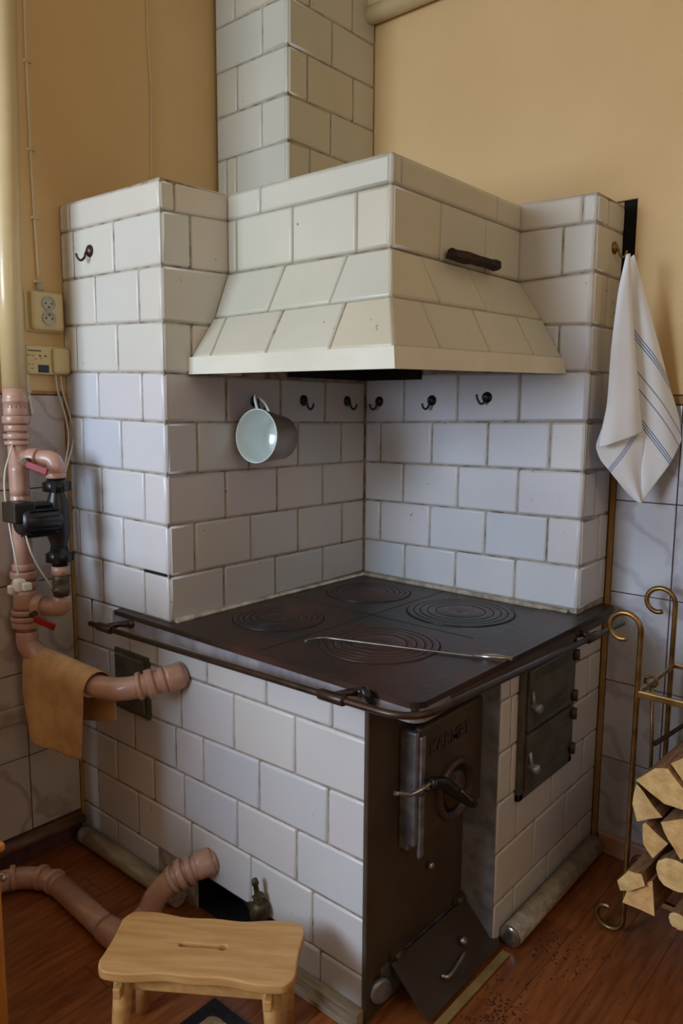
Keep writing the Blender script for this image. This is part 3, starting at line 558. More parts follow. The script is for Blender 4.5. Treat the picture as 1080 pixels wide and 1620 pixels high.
# ---- guard rail
rail = MB()
rp = fillet([(-1.045, -0.088, 0.838), (0.0, -0.088, 0.862), (0.195, -0.088, 0.868), (0.205, 0.10, 0.872), (0.205, 1.045, 0.838)], 0.10, 8)
rail.tube(rp, 0.0085, 10)
rail = rail.build('guard_rail', M_rail, stove)
def bracket(p, q, kind):
    p = V(p); q = V(q)
    b = MB().tube([q, q.lerp(p, .5) + V((0, 0, .004)), p], [0.012, 0.009, 0.012], 8)
    ax = V((1, 0, .02)) if kind == 'front' else V((0, 1, -.03)); ax.normalize()
    b.lathe([(-.04, .0105), (-.034, .0135), (.034, .0135), (.04, .0105)], p, ax, 12)
    b.lathe([(-.012, .011), (0, .013), (.012, .011)], q, (p - q), 10)
    b.build('rail_bracket', M_rail, rail)
bracket((-0.962, -0.088, 0.8400), (-0.905, -0.028, 0.852), 'front')
bracket((-0.035, -0.088, 0.8610), (0.005, -0.030, 0.868), 'front')
bracket((0.205, 0.80, 0.8475), (0.160, 0.80, 0.850), 'side')
# turned-up catch on the front edge beside the bracket
MB().tube(bez([(0.02, -0.034, 0.871), (0.028, -0.05, 0.882), (0.04, -0.05, 0.868), (0.04, -0.035, 0.848)], 5), 0.010, 8).build('edge_catch', M_black, stove)

# ---- firebox front: iron sheet, angle frame, plastered jamb
pan = MB().box(-0.006, 0.002, 0.028, NE, 0.0, 0.84).build('firebox_panel', M_iron2, stove)
MB().box(-0.004, 0.006, -0.003, 0.030, 0.0, 0.838).box(-0.006, 0.004, -0.004, 0.0, 0, 0.838).build('corner_angle', M_iron2, stove)
jb = MB().box(-0.004, RX - .004, NE - .003, NE + .004, 0.0, 0.84).build('plaster_jamb', M_plaster, stove)
MB().box(-0.004, 0.155, -0.026, NE, 0.842, 0.862).build('overhang_shade', M_soot_shade, stove)  # black box standing in for shade beneath the overhanging plate

# fire door
fd = MB()
fd.box(0.0, 0.030, 0.128, 0.475, 0.408, 0.722, bev=0.006)          # frame box standing proud
fdo = fd.build('fire_door_frame', M_iron3, stove)
dd = MB().box(0.030, 0.054, 0.142, 0.462, 0.432, 0.735, bev=0.008)
door = dd.build('fire_door', M_iron2, stove)
dc = V((0.054, 0.300, 0.520))
MB().lathe([(-.002, .086), (.012, .083), (.018, .075), (.012, .067), (.001, .064), (-.002, .060)], dc, (1, 0, 0), 36, caps=False).build('air_vent_rim', mat('vent_rim_iron', (92, 80, 80), (70, 62, 60), rough=0.35, metal=0.4, scale=12), door)
vt = MB().lathe([(0.0, .063), (.0015, .063), (.0015, .0)], dc, (1, 0, 0), 30, caps=False).build('vent_recess', M_soot_shade, door)
vd = MB().lathe([(.002, .050), (.004, .048), (.010, .020), (.018, .017), (.022, .009), (.022, 0)], dc + V((0, 0.004, -.004)), (1, 0, 0), 24, caps=False)
vd.box(.001, .009, -.012, .012, .030, .058, mtx=Matrix.Translation(dc) @ Matrix.Rotation(.5, 4, 'X'))
vd.build('vent_disc', M_iron2, door)
# bright grey strip down the latch side
MB().box(0.004, 0.052, 0.1235, 0.1415, 0.43, 0.728, bev=0.004).box(0.050, 0.060, 0.138, 0.158, 0.395, 0.715, bev=0.004).build('latch_plate', M_iron3, door)
for z in (0.665, 0.455):
    MB().tube([(0.045, 0.455, z), (0.045, 0.50, z)], 0.010, 10).box(0.0, 0.045, 0.492, 0.50, z - .012, z + .012).build('hinge', M_iron2, door)
hn = MB().tube(bez([(0.050, 0.045, 0.606), (0.062, 0.085, 0.590), (0.078, 0.118, 0.598), (0.082, 0.148, 0.602)], 6), 0.0055, 8)
hn.tube(bez([(0.070, 0.110, 0.594), (0.066, 0.128, 0.572), (0.064, 0.158, 0.566)], 6), 0.004, 8)
hn.lathe([(-.012, .009), (.006, .009), (.010, .005)], (0.066, 0.158, 0.585), (1, 0, 0), 10)
hn.build('latch_lever', M_steel, door)
MB().tube(bez([(0.082, 0.146, 0.602), (0.094, 0.185, 0.592), (0.108, 0.235, 0.548), (0.122, 0.292, 0.502)], 6), [0.011] + [0.0165] * 11 + [0.0145] * 6 + [0.011], 8).build('handle_grip', M_black, door)
MB().box(0.124, 0.1275, -.042, .042, -.0022, .0022, mtx=Matrix.Translation((0.002, 0.252, 0.540)) @ Matrix.Rotation(-0.72, 4, 'X')).build('grip_inlay', M_steel, door)
def relief(txt, y, z, size, parent, m):
    cu = bpy.data.curves.new('t', 'FONT'); cu.body = txt; cu.size = size; cu.extrude = 0.0022; cu.offset = 0.0006
    t = bpy.data.objects.new('t', cu); COL.objects.link(t)
    dg = bpy.context.evaluated_depsgraph_get(); me = bpy.data.meshes.new_from_object(t.evaluated_get(dg))
    bpy.data.objects.remove(t)
    o = bpy.data.objects.new('raised_lettering', me); COL.objects.link(o); me.materials.clear(); me.materials.append(m)
    me.transform(Matrix.Translation((0.055, y, z)) @ Matrix(((0, 0, 1, 0), (1, 0, 0, 0), (0, 1, 0, 0), (0, 0, 0, 1))))
    put(o, parent)
relief('KARMET', 0.180, 0.655, 0.050, door, MATS['vent_rim_iron'])
MB().lathe([(0, .006), (.006, .012), (.016, .012), (.020, .006)], (0.002, 0.262, 0.300), (1, 0, 0), 8).build('bolt', M_steel, pan)

# oven doors on the right-hand side
of = MB()
for q in ((0.536, 0.562, 0.405, 0.812), (0.862, 0.888, 0.405, 0.812), (0.536, 0.888, 0.405, 0.428), (0.536, 0.888, 0.79, 0.812)):
    of.box(RX, RX + .014, q[0], q[1], q[2], q[3], bev=0.003)
of.box(RX, RX + .004, 0.54, 0.885, 0.41, 0.81)
of.build('oven_frame', M_iron4, stove)
def panel_door(z0, z1, ribs):
    d = MB().box(RX + .004, RX + .020, 0.566, 0.858, z0, z1, bev=0.004)
    if ribs:
        for k in range(7): d.box(RX + .019, RX + .0225, 0.60, 0.82, z0 + .018 + k * .0075, z0 + .021 + k * .0075)
        for k in range(4): d.box(RX + .019, RX + .0225, 0.60, 0.82, z1 - .035 + k * .0075, z1 - .032 + k * .0075)
    else: d.box(RX + .019, RX + .022, 0.60, 0.82, z1 - .05, z1 - .046).box(RX + .019, RX + .022, 0.60, 0.82, z0 + .03, z0 + .034)
    d = d.build('oven_door', M_iron4, stove)
    zc = z0 + (z1 - z0) * (.42)
    MB().lathe([(0, .010), (.012, .008), (.020, .014), (.032, .014), (.036, .008)], (RX + .018, 0.578, zc), (1, 0, 0), 12).tube([(RX + .022, 0.578, zc + .045), (RX + .03, 0.578, zc)], .006, 8).build('knob', M_iron3, d)
    for zz in (z0 + .025, z1 - .025):
        MB().tube([(RX + .022, 0.868, zz - .016), (RX + .022, 0.868, zz + .016)], .011, 10).box(RX + .006, RX + .02, 0.845, 0.885, zz - .010, zz + .010).build('hinge', M_iron2, d)
    return d
panel_door(0.605, 0.786, True); panel_door(0.432, 0.596, False)

# soot clean-out plate behind the pipe
cp = MB().box(-1.040, -0.862, -0.008, 0.002, 0.545, 0.745).box(-1.028, -0.874, -0.018, -0.006, 0.56, 0.732, bev=0.004).build('cleanout_plate', M_iron4, stove)

# ash door hanging open at the foot, hinged above
t0 = V((0.012, 0, 0.112)); t1 = V((0.122, 0, 0.006)); dv = (t1 - t0); nn = V((0.106, 0, 0.110)).normalized() * 0.006
ash = MB().prism([V((t0.x, 0.088, t0.z)), V((t0.x, 0.500, t0.z)), V((t1.x, 0.452, t1.z)), V((t1.x, 0.098, t1.z))], nn).build('ash_door', mat('dusty_iron_plate', (72, 58, 54), (58, 48, 42), rough=0.55, metal=0.2, scale=9, bump=0.2), stove)
for yy in (0.125, 0.42):
    MB().tube([(0.012, yy - .02, 0.118), (0.012, yy + .02, 0.118)], .011, 10).box(0.0, 0.012, yy - .03, yy + .03, 0.115, 0.135).build('hinge', M_iron2, ash)
MB().tube(bez([(0.092, 0.205, 0.052), (0.106, 0.22, 0.050), (0.100, 0.275, 0.052), (0.094, 0.315, 0.056)], 5), .0055, 8).build('latch_lever', M_steel, ash)
MB().lathe([(0, .010), (.006, .014), (.014, .010), (.016, .004)], (0.072, 0.335, 0.066), nn, 10).build('bolt', M_steel, ash)
MB().box(0.0, 0.004, 0.06, 0.44, 0.01, 0.11).lathe([(0, .032), (.012, .032), (.016, .026)], (0.01, 0.045, 0.07), (1, -.3, 0), 18).build('ash_opening', M_iron3, stove)

# painted round skirting along the stove's foot
rs = MB().tube([(RX + .034, 0.478, 0.034), (RX + .030, 1.085, 0.034)], 0.032, 14).build('round_skirting', M_logpaint, stove)
MB().lathe([(0, .0325), (.004, .030), (.006, .012)], (RX + .034, 0.478, 0.034), (0, -1, 0), 18).build('end_cap', M_steel, rs)
MB().tube([(-1.235, -0.032, 0.034), (-0.70, -0.030, 0.034)], 0.030, 14).build('round_skirting', M_logpaint, stove)
MB().box(-0.325, 0.0, -0.030, -0.001, 0.0, 0.038, bev=0.004).box(-0.30, 0.0, -0.045, -0.028, 0.0, 0.016, bev=0.003).build('painted_plinth', M_logpaint, stove)

# wall hooks
def hook(p, n, side):
    p = V(p); n = V(n); s = V(side)
    k = MB().lathe([(0, .019), (.004, .018), (.008, .011), (.011, .007)], p, n, 14)
    dn = V((0, 0, -1))
    k.tube(bez([p + n * .004, p + n * .014 + dn * .006, p + n * .018 + dn * .022 + s * .006, p + n * .026 + dn * .030 + s * .020, p + n * .032 + dn * .022 + s * .034, p + n * .034 + dn * .010 + s * .040], 4), .0038, 7)
    return k.build('hook', M_black, stove)
hook((-1.111, 0, 1.985), (0, -1, 0), (-.55, 0, 0)).data.materials[0] = M_rail
for yy, zz in ((0.349, 1.531), (0.575, 1.537), (0.805, 1.537)): hook((-A_, yy, zz), (1, 0, 0), (0, .35, 0))
for xx, zz in ((-0.686, 1.537), (-0.454, 1.540)): hook((xx, B_, zz), (0, -1, 0), (-.45, 0, 0))
hook((-0.236, B_, 1.550), (0, -1, 0), (-.5, 0, 0.5))
hook((RX, 1.050, 2.005), (1, 0, 0), (0, .35, 0)).data.materials[0] = M_brass

# ================================================================ heating pipes, pump
def ring(mb, p, ax, r, h=0.010): mb.lathe([(-h, r * .97), (-h * .6, r), (h * .6, r), (h, r * .97)], p, ax, 18)
UPZ = (0, 0, 1)
px_, py_ = -1.235, -0.198
ris = empty('heating_riser', (px_, py_, 0.8)); tag(ris, 'thick vertical heating pipe on the left wall, cream above and pink below', 'pipe')
MB().tube([(px_, py_ + .04, CEIL), (px_, py_, 1.90), (px_, py_, 1.566)], 0.036, 18).build('upper_pipe', M_yelpipe, ris)['label'] = 'cream painted upper pipe'
lp = MB().tube([(px_, py_, 1.5655), (px_, py_, 1.505)], 0.036, 18).tube([(px_, py_, 1.505), (px_, py_, 0.80)], 0.029, 18)
for z, r_, h_ in ((1.528, .038, .006), (1.50, .036, .02), (1.470, .041, .012), (1.445, .037, .010), (1.42, .040, .008), (1.40, .038, .006), (1.285, .030, .05)):
    ring(lp, (px_, py_, z), UPZ, r_, h_)
lp.build('lower_pipe', M_pink, ris)['label'] = 'pink painted lower pipe'
cpm = MB()
for z, r_, h_ in ((1.01, .035, .010), (0.985, .042, .012), (0.955, .040, .010), (0.905, .036, .03), (0.865, .044, .008), (0.845, .047, .008), (0.825, .044, .010)):
    ring(cpm, (px_, py_, z), UPZ, r_, h_)
cpm.build('pipe_union', M_pink, ris)
qx, qy = -1.120, -0.138
up = MB().tube(fillet([(px_, py_, 1.353), (qx, qy, 1.353), (qx, qy, 1.296)], 0.045, 6), 0.026, 16)
ring(up, (px_ + .05, py_ + .026, 1.353), (.89, .45, 0), .031, .018); ring(up, (qx, qy, 1.302), UPZ, .030, .008)
up.build('branch_pipe', M_pink, ris)
dn_ = MB().tube(fillet([(px_, py_, 0.885), (qx, qy, 0.885), (qx, qy, 0.925)], 0.045, 6), 0.029, 16)
ring(dn_, (px_ + .045, py_ + .024, 0.885), (.89, .45, 0), .036, .016)
dn_.build('branch_pipe', M_pink, ris)
def lever(z, name):
    b = MB().tube([(px_ + .055, py_ + .01, z), (px_ + .085, py_ - .025, z)], .009, 8)
    b = b.build('valve_spindle', M_brassdark, ris)
    c = V((px_ + .125, py_ - .006, z - .02)); ax = V((.86, .42, -.30)).normalized()
    m_ = Matrix.Translation(c) @ ax.to_track_quat('X', 'Z').to_matrix().to_4x4()
    MB().box(-.038, .038, -.004, .004, -.011, .011, bev=.003, mtx=m_).build('valve_lever', M_red, b)
lever(1.348, 'a'); lever(0.872, 'b')

pump = empty('circulation_pump', (qx, qy, 1.03)); tag(pump, 'black circulation pump with finned motor between two pink pipe elbows', 'pump')
MB().tube([(qx, qy, 1.30), (qx, qy, 1.25), (qx, qy, 1.215), (qx, qy, 1.12), (qx, qy, 1.09), (qx, qy, 1.02)], [.024, .022, .034, .036, .026, .024], 16).build('pump_housing', M_black, pump)
for z in (1.272, 1.052):
    nb_ = MB().lathe([(-.020, .030), (-.019, .0355), (.012, .0355), (.013, .028), (.026, .027)], (qx, qy, z), UPZ, 16)
    for k in range(6): nb_.box(.030, .041, -.008, .008, -.018, .010, mtx=Matrix.Translation((qx, qy, z)) @ Matrix.Rotation(k * math.pi / 3 + .3, 4, 'Z'))
    nb_.build('union_nut', M_black, pump)
mo = MB(); m0 = V((qx - .0, qy - .0, 1.168)); md = V((0.05, -1, 0.02)).normalized()
mo.lathe([(0, .034), (.02, .044), (.115, .044), (.128, .036), (.130, .0)], m0, md, 20, caps=False)
for k in range(16):
    a = 2 * math.pi * k / 16
    q = md.to_track_quat('X', 'Z').to_matrix().to_4x4()
    mo.box(.02, .112, -.0015, .0015, .042, .051, mtx=Matrix.Translation(m0) @ q @ Matrix.Rotation(a, 4, 'X'))
mo.build('motor', M_black, pump)
MB().box(qx - .055, qx + .03, qy - .150, qy - .085, 1.168, 1.230, bev=.006).box(qx - .045, qx + .02, qy - .10, qy - .015, 1.20, 1.222, bev=.004).build('terminal_box', M_black, pump)
MB().lathe([(0, .010), (.003, .009), (.003, 0)], m0 + md * .130, md, 12, caps=False).build('vent_screw', M_brass, pump)
val = MB().lathe([(-.035, .022), (-.02, .026), (.02, .026), (.035, .024)], (qx, qy, 0.958), UPZ, 10).lathe([(-.01, .020), (.03, .024), (.04, .017), (.05, .013)], (qx + .01, qy - .0, 0.955), (.6, -.7, -.25), 8)
val.build('strainer_valve', M_brassdark, pump)
MB().lathe([(-.014, .026), (.014, .026)], (qx, qy, 1.006), UPZ, 14).build('pipe_nipple', M_pink, pump)
def cab(pts, name, parent, r=.0028, n=8): return MB().tube(bez(pts, n), r, 6).build(name, M_cable, parent)
c1_ = cab([(-1.17, -.27, 1.19), (-1.15, -.275, 1.14), (-1.14, -.27, 1.07), (-1.14, -.262, 1.00)], 'cable', pump)
cab([(-1.10, -.255, 1.14), (-1.10, -.24, 1.08), (-1.12, -.20, 1.01), (-1.13, -.16, .95), (-1.14, -.14, .91)], 'cable', pump)
cab([(-1.24, -.145, 1.56), (-1.21, -.235, 1.37), (-1.17, -.275, 1.30), (-1.16, -.28, 1.21)], 'cable', pump)
MB().box(-1.16, -1.125, -.275, -.245, .955, .995, bev=.007).box(-1.175, -1.15, -.285, -.255, .945, .975, bev=.006).box(-1.135, -1.11, -.262, -.235, .96, .985, bev=.005).build('plug', M_cable, c1_)

conn = empty('stove_flow_pipe', (-0.95, -0.165, 0.70)); tag(conn, 'pink pipe under the orange cloth, bending into the stove beside the iron plate', 'pipe')
P1 = bez([(px_, py_, 0.80), (px_ + .006, py_, 0.755), (-1.19, -.185, .722), (-1.09, -.172, .705), (-0.95, -.167, .695), (-.86, -.160, .695), (-.79, -.130, .702), (-.735, -.075, .717), (-.705, -.03, .728), (-.694, 0.004, .736)], 6)
MB().tube(P1, 0.034, 18).build('pipe', M_pink, conn)
for p, ax, r_, h_ in (((-.935, -.167, .695), (1, .03, 0), .042, .022), ((-.975, -.167, .695), (1, 0, 0), .040, .012), ((-.762, -.105, .710), (.6, .75, .2), .041, .006), ((-.742, -.083, .715), (.5, .83, .2), .044, .011), ((-.722, -.055, .722), (.5, .85, .2), .040, .008), ((-.704, -.026, .729), (.4, .9, .2), .040, .026)):
    un = MB(); ring(un, p, V(ax).normalized(), r_, h_); un.build('pipe_union', M_pink, conn)

ret = empty('stove_return_pipe', (-0.66, -0.13, 0.0)); tag(ret, 'pink pipe bending up from the floor into the hole low in the stove front', 'pipe')
P2 = bez([(-.575, 0.01, .192), (-.600, -.045, .180), (-.640, -.105, .150), (-.668, -.135, .105), (-.682, -.152, .060), (-.688, -.19, .038), (-.690, -.245, .036)], 6)
MB().tube(P2, 0.0345, 18).tube([(-.60, -.262, .0355), (-1.02, -.240, .0355)], .0345, 18).build('pipe', M_pink, ret)
for p, ax, r_, h_ in (((-.590, -.022, .187), (.45, .9, .2), .040, .024), ((-.608, -.058, .176), (.55, .8, .3), .042, .008), ((-.620, -.078, .168), (.55, .75, .4), .045, .009), ((-.634, -.097, .156), (.5, .6, .5), .040, .007), ((-.69, -.257, .0395), (1, 0, 0), .039, .05)):
    un = MB(); ring(un, p, V(ax).normalized(), r_, h_); un.build('pipe_union', M_pink, ret)
flo = empty('floor_pipe', (-1.1, -.27, 0)); tag(flo, 'brownish pink pipe joint on the floor in the dark left corner', 'pipe')
MB().tube(bez([(-1.02, -.239, .034), (-1.09, -.252, .034), (-1.16, -.31, .034), (-1.20, -.42, .034), (-1.21, -.60, .034)], 6), .0335, 16).build('pipe', M_pink, flo)
fj = MB()
for p, ax in (((-1.05, -.243, .0385), (1, .1, 0)), ((-1.10, -.258, .0385), (.9, .4, 0)), ((-1.165, -.318, .0385), (.5, .9, 0)), ((-1.18, -.36, .0385), (.3, .95, 0))): ring(fj, p, V(ax).normalized(), .0385, .008)
fj.build('pipe_union', M_pink, flo)
tag(MB().tube([(-L + .034, YN + .02, .082), (-L + .034, -.02, .082)], .017, 12).box(-L + .008, -L + .03, YN + .02, -.02, 0.064, 0.10, bev=.004).build('trim_3', mat('dark_brown_moulding', (110, 76, 54), (84, 56, 40), rough=0.5, scale=14)), kind='structure')

dv_ = empty('drain_valve', (-.35, -.02, .15)); tag(dv_, 'tarnished brass drain tap in the opening low in the stove front', 'valve')
MB().tube([(-.47, .03, .118), (-.39, -.005, .125), (-.352, -.02, .142)], .013, 10).lathe([(-.03, .020), (-.015, .026), (.015, .026), (.03, .018)], (-.352, -.022, .150), (.2, 0, 1), 12).build('valve_body', M_brassdark, dv_)
MB().lathe([(0, .014), (.02, .013), (.028, .008), (.055, .007), (.060, .010), (.074, .008), (.078, 0)], (-.350, -.026, .172), (-.12, -.1, 1), 10, caps=False).box(-.358, -.340, -.046, -.014, .196, .203, bev=.002).build('valve_stem', M_brassdark, dv_)
MB().box(-.46, -.36, .02, .05, .095, .128, bev=.004).build('iron_stub', M_iron3, dv_)

# ================================================================ electrics on the left wall
so_ = empty('double_socket', (-L, -.07, 1.81)); tag(so_, 'cream double power socket high on the left wall', 'socket')
MB().box(-L, -L + .038, -.126, -.014, 1.748, 1.868, bev=.012).box(-L, -L + .022, -.130, -.010, 1.744, 1.872, bev=.008).build('socket_cover', M_plaswhite, so_)
for z in (1.832, 1.786):
    s_ = MB().lathe([(.0, .024), (.003, .023), (.003, .020), (.001, .019), (.001, 0)], (-L + .0385, -.068, z), (1, 0, 0), 24, caps=False).build('socket_face', M_socket, so_)
    h_ = MB()
    for yy in (-.0100, .0100): h_.lathe([(0, .0028), (.0008, .0028), (.0008, 0)], (-L + .0392, -.068 + yy, z), (1, 0, 0), 10, caps=False)
    h_.tube([(-L + .037, -.068, z - .011 if z > 1.8 else z + .011), (-L + .043, -.068, z - .011 if z > 1.8 else z + .011)], .0025, 8)
    h_.build('pin_hole', M_black, s_)
MB().lathe([(0, .011), (.030, .009)], (-L + .012, -.080, 1.868), UPZ, 12).build('cable_gland', M_socket, so_)

th = empty('pump_controller', (-L, -.07, 1.66)); tag(th, 'cream pump controller box with small dark display under the socket', 'controller')
MB().box(-L, -L + .030, -.146, -0.003, 1.612, 1.700, bev=.005).build('case', M_plaswhite, th)
MB().box(-L + .005, -L + .042, -.062, -0.001, 1.614, 1.696, bev=.010).build('side_cover', M_plaswhite, th)
MB().box(-L + .028, -L + .0315, -.108, -.072, 1.617, 1.641, bev=.001).build('display', M_lcd, th)
pr = MB().box(-L + .0298, -L + .0305, -.139, -.096, 1.682, 1.686)
for (yy, zz, w_, h_) in ((-.142, 1.668, .006, .003), (-.130, 1.668, .010, .002), (-.118, 1.657, .006, .002), (-.140, 1.640, .004, .003), (-.128, 1.640, .005, .002), (-.132, 1.628, .010, .002), (-.140, 1.618, .004, .002), (-.10, 1.66, .006, .002)):
    pr.box(-L + .0298, -L + .0305, yy, yy + w_, zz, zz + h_)
for yy in (-.100, -.082): pr.lathe([(0, .0035), (.0012, .003), (.0012, 0)], (-L + .030, yy, 1.669), (1, 0, 0), 10, caps=False)
pr.build('printed_marks', M_print, th)
for yy in (-.045, -.028):
    cab([(-L + .02, yy, 1.614), (-L + .022, yy + .004, 1.56), (-L + .03, yy + .022, 1.48), (-L + .034, yy + .028, 1.40), (-1.19, -.06 + yy * .3, 1.30), (-1.18, -.09, 1.18), (-1.16, -.12, 1.02), (-1.14, -.13, .93)], 'cable', th)
cab([(-L + .02, -.140, 1.612), (-L + .018, -.139, 1.56), (-L + .02, -.13, 1.48)], 'cable', th, .005)

ca = empty('surface_cable', (-L, -.086, 1.9)); tag(ca, 'cream painted cable clipped down the left wall to the socket', 'cable')
MB().tube(bez([(-L + .007, -.080, 1.890), (-L + .007, -.084, 2.09), (-L + .007, -.086, 2.30), (-L + .007, -.086, 2.60), (-L + .007, -.080, 2.85), (-L + .007, -.084, CEIL)], 5), .0052, 8).build('cable', M_yelpipe, ca)
for z in (1.90, 2.092, 2.294, 2.548, 2.80):
    MB().box(-L, -L + .014, -.095, -.074, z - .005, z + .005, bev=.002).build('clip', M_yelpipe, ca)

# ================================================================ cloths
def cloth(name, rows_, th_, m, uvf=None, smooth=True):
    """rows_: grid of 3D points"""
    nr = len(rows_); ncl = len(rows_[0]); vs = [p for r_ in rows_ for p in r_]
    fs = [(i * ncl + j, i * ncl + j + 1, (i + 1) * ncl + j + 1, (i + 1) * ncl + j) for i in range(nr - 1) for j in range(ncl - 1)]
    o = mobj(name, vs, fs, m, None, smooth)
    if uvf:
        uv = o.data.uv_layers.new(name='UVMap')
        for l in o.data.loops:
            i, j = divmod(l.vertex_index, ncl); uv.data[l.index].uv = (uvf(i, j), i / nr)
    md_ = o.modifiers.new('s', 'SOLIDIFY'); md_.thickness = th_; md_.offset = 0
    sb = o.modifiers.new('b', 'SUBSURF'); sb.levels = 1; sb.render_levels = 1
    return o
def stripe_mat(name, base, blue, bands):
    m = mat(name, base, None, rough=0.85, scale=200, bump=0.25, bscale=420)
    nt = m.node_tree; N = nt.nodes; b = N['Principled BSDF']
    uv = N.new('ShaderNodeUVMap'); sx = N.new('ShaderNodeSeparateXYZ'); nt.links.new(uv.outputs[0], sx.inputs[0])
    mask = None
    for c, w_ in bands:
        cm = N.new('ShaderNodeMath'); cm.operation = 'COMPARE'; cm.inputs[1].default_value = c; cm.inputs[2].default_value = w_
        nt.links.new(sx.outputs[0], cm.inputs[0])
        if mask is None: mask = cm.outputs[0]
        else:
            ad = N.new('ShaderNodeMath'); ad.operation = 'MAXIMUM'; nt.links.new(mask, ad.inputs[0]); nt.links.new(cm.outputs[0], ad.inputs[1]); mask = ad.outputs[0]
    mx = N.new('ShaderNodeMix'); mx.data_type = 'RGBA'; nt.links.new(mask, mx.inputs[0])
    mx.inputs[6].default_value = (*lin(base), 1); mx.inputs[7].default_value = (*lin(blue), 1)
    nt.links.new(mx.outputs[2], b.inputs['Base Color'])
    b.inputs['Sheen Weight'].default_value = 0.2
    return m
TW = D['TW']; S_ = D['TS']
def tp(s, z, off): return V((TW['o'][0] + TW['d'][0] * s + TW['n'][0] * off, TW['o'][1] + TW['d'][1] * s + TW['n'][1] * off, z))
bands = []
for c, k in ((S_[0], 3), (S_[1], 1), (S_[2], 1), (S_[3], 3)):
    for q in range(k): bands.append((c + (q - (k - 1) / 2) * .010, .0022))
for q in (-1, 0, 1): bands.append((2.60 + q * .009, .0022))
M_towel = stripe_mat('white_blue_striped_linen', (238, 241, 246), (92, 126, 182), bands)
def samp(c, t):
    k = t * (len(c) - 1); i = min(int(k), len(c) - 2); f_ = k - i; return c[i][0] + (c[i + 1][0] - c[i][0]) * f_, c[i][1] + (c[i + 1][1] - c[i][1]) * f_
tow = empty('striped_towel', tuple(tp(.08, 1.965, 0))); tag(tow, 'white towel with blue stripes hanging on the hook at the right end', 'towel')
def patch(cl, cr, off, amp, ph, uvk, nr=22, ncl=14, name='fold'):
    g = []
    for i in range(nr + 1):
        t = i / nr; a = samp(cl, t); b = samp(cr, t); row = []
        for j in range(ncl + 1):
            u = j / ncl
            w = amp * t ** .5 * math.sin(math.pi * u) + .004 * t * math.sin(9 * u + ph) * (1 if amp > 0 else .6) + .003 * math.sin(7 * t + 3 * u + ph)
            row.append(tp(a[0] + (b[0] - a[0]) * u, a[1] + (b[1] - a[1]) * u, off + w))
        g.append(row)
    def uvf(i, j):
        p = g[i][j]; s = (p.x - TW['o'][0]) * TW['d'][0] + (p.y - TW['o'][1]) * TW['d'][1]
        if uvk == 'R': return p.z + 1.25 * s
        if uvk == 'L': return 2.60 + (p.z - 1.47 * (s - .098) - 1.393)
        return 5.0
    o = cloth(name, g, .003, M_towel, uvf); put(o, tow); return o
patch(TW['LL'], TW['LR'], .020, .022, .5, 'N')
patch(TW['RL'], TW['RR'], -.004, .016, 1.9, 'R')
patch([(0.060, 1.60), (0.030, 1.47), (0.008, 1.402), (0.025, 1.361), (0.070, 1.310), (.11, 1.265), (0.150, 1.232)], [(0.12, 1.60), (0.150, 1.47), (0.158, 1.42), (0.160, 1.38), (0.161, 1.33), (.162, 1.28), (0.163, 1.226)], .004, .008, 3.0, 'L', name='fold')

ocl = []
top_l, top_r = (-1.222, -.855)
for i in range(25):
    t = i / 24; row = []
    for j in range(13):
        u = j / 12
        pz = .712 + (.700 - .712) * u; py = -.178 + .012 * u
        xl = -1.218; xr = -.862
        if t < .45:                                   # front fall, bottom to top
            k = t / .45
            xl = -1.178 + (-1.226 + 1.178) * min(1, k * 1.8); xr = -.925 + (-.885 + .925) * k
            x = xl + (xr - xl) * u; zb = .462 + .004 * u - .010 * math.sin(3 * u)
            y = py - .046 - .010 * math.sin(5 * u + 1) * (1 - k) - .005 * math.sin(11 * u) * (1 - k * .6); z = zb + (pz + .0 - zb) * k
        elif t < .60:
            k = (t - .45) / .15; a = math.pi * k
            xl = -1.226; xr = -.885 + .012 * k; x = xl + (xr - xl) * u
            y = py - .045 * math.cos(a); z = pz + .045 * math.sin(a)
        else:
            k = (t - .60) / .40; x = -1.226 + .08 * k + (-.873 + 1.226 - .08 * k + 0.015 * k) * u
            zb = .505 + .075 * u; y = py + .046 + .008 * math.sin(6 * u) * k; z = pz + (zb - pz) * k
        row.append(V((x, y, z)))
    ocl.append(row)
M_orange = mat('orange_terry_cloth', (212, 172, 122), (190, 148, 100), rough=0.9, scale=16, bump=0.6, bscale=260)
oc = cloth('orange_cloth', ocl, .004, M_orange); tag(oc, 'orange terry cloth draped over the pink pipe left of the stove', 'cloth')

# ================================================================ enamel mug, poker, stick
mug = empty('enamel_mug', (-.660, .266, 1.426)); tag(mug, 'enamel mug with white inside hanging by its handle from the leftmost niche hook', 'mug')
ma = V((-.10, 1, -.07)).normalized(); mo_ = V((-.655, .262, 1.426))
MB().lathe([(0.0015, .081), (.03, .080), (.118, .068), (.128, .060), (.130, 0)], mo_, ma, 40, caps=False).build('mug_outside', M_enamelgrey, mug)
MB().lathe([(.126, .0), (.122, .052), (.114, .064), (.03, .0775), (.001, .0795), (-.002, .0815), (.000, .0835), (.0035, .0822)], mo_, ma, 40, caps=False).build('mug_lining', M_enamel, mug)
MB().tube(bez([mo_ + V((-.012, .020, .076)), mo_ + V((-.040, .035, .112)), mo_ + V((-.060, .062, .122)), mo_ + V((-.052, .088, .100)), mo_ + V((-.030, .095, .058))], 6), .0052, 8).build('handle', M_enamel, mug)

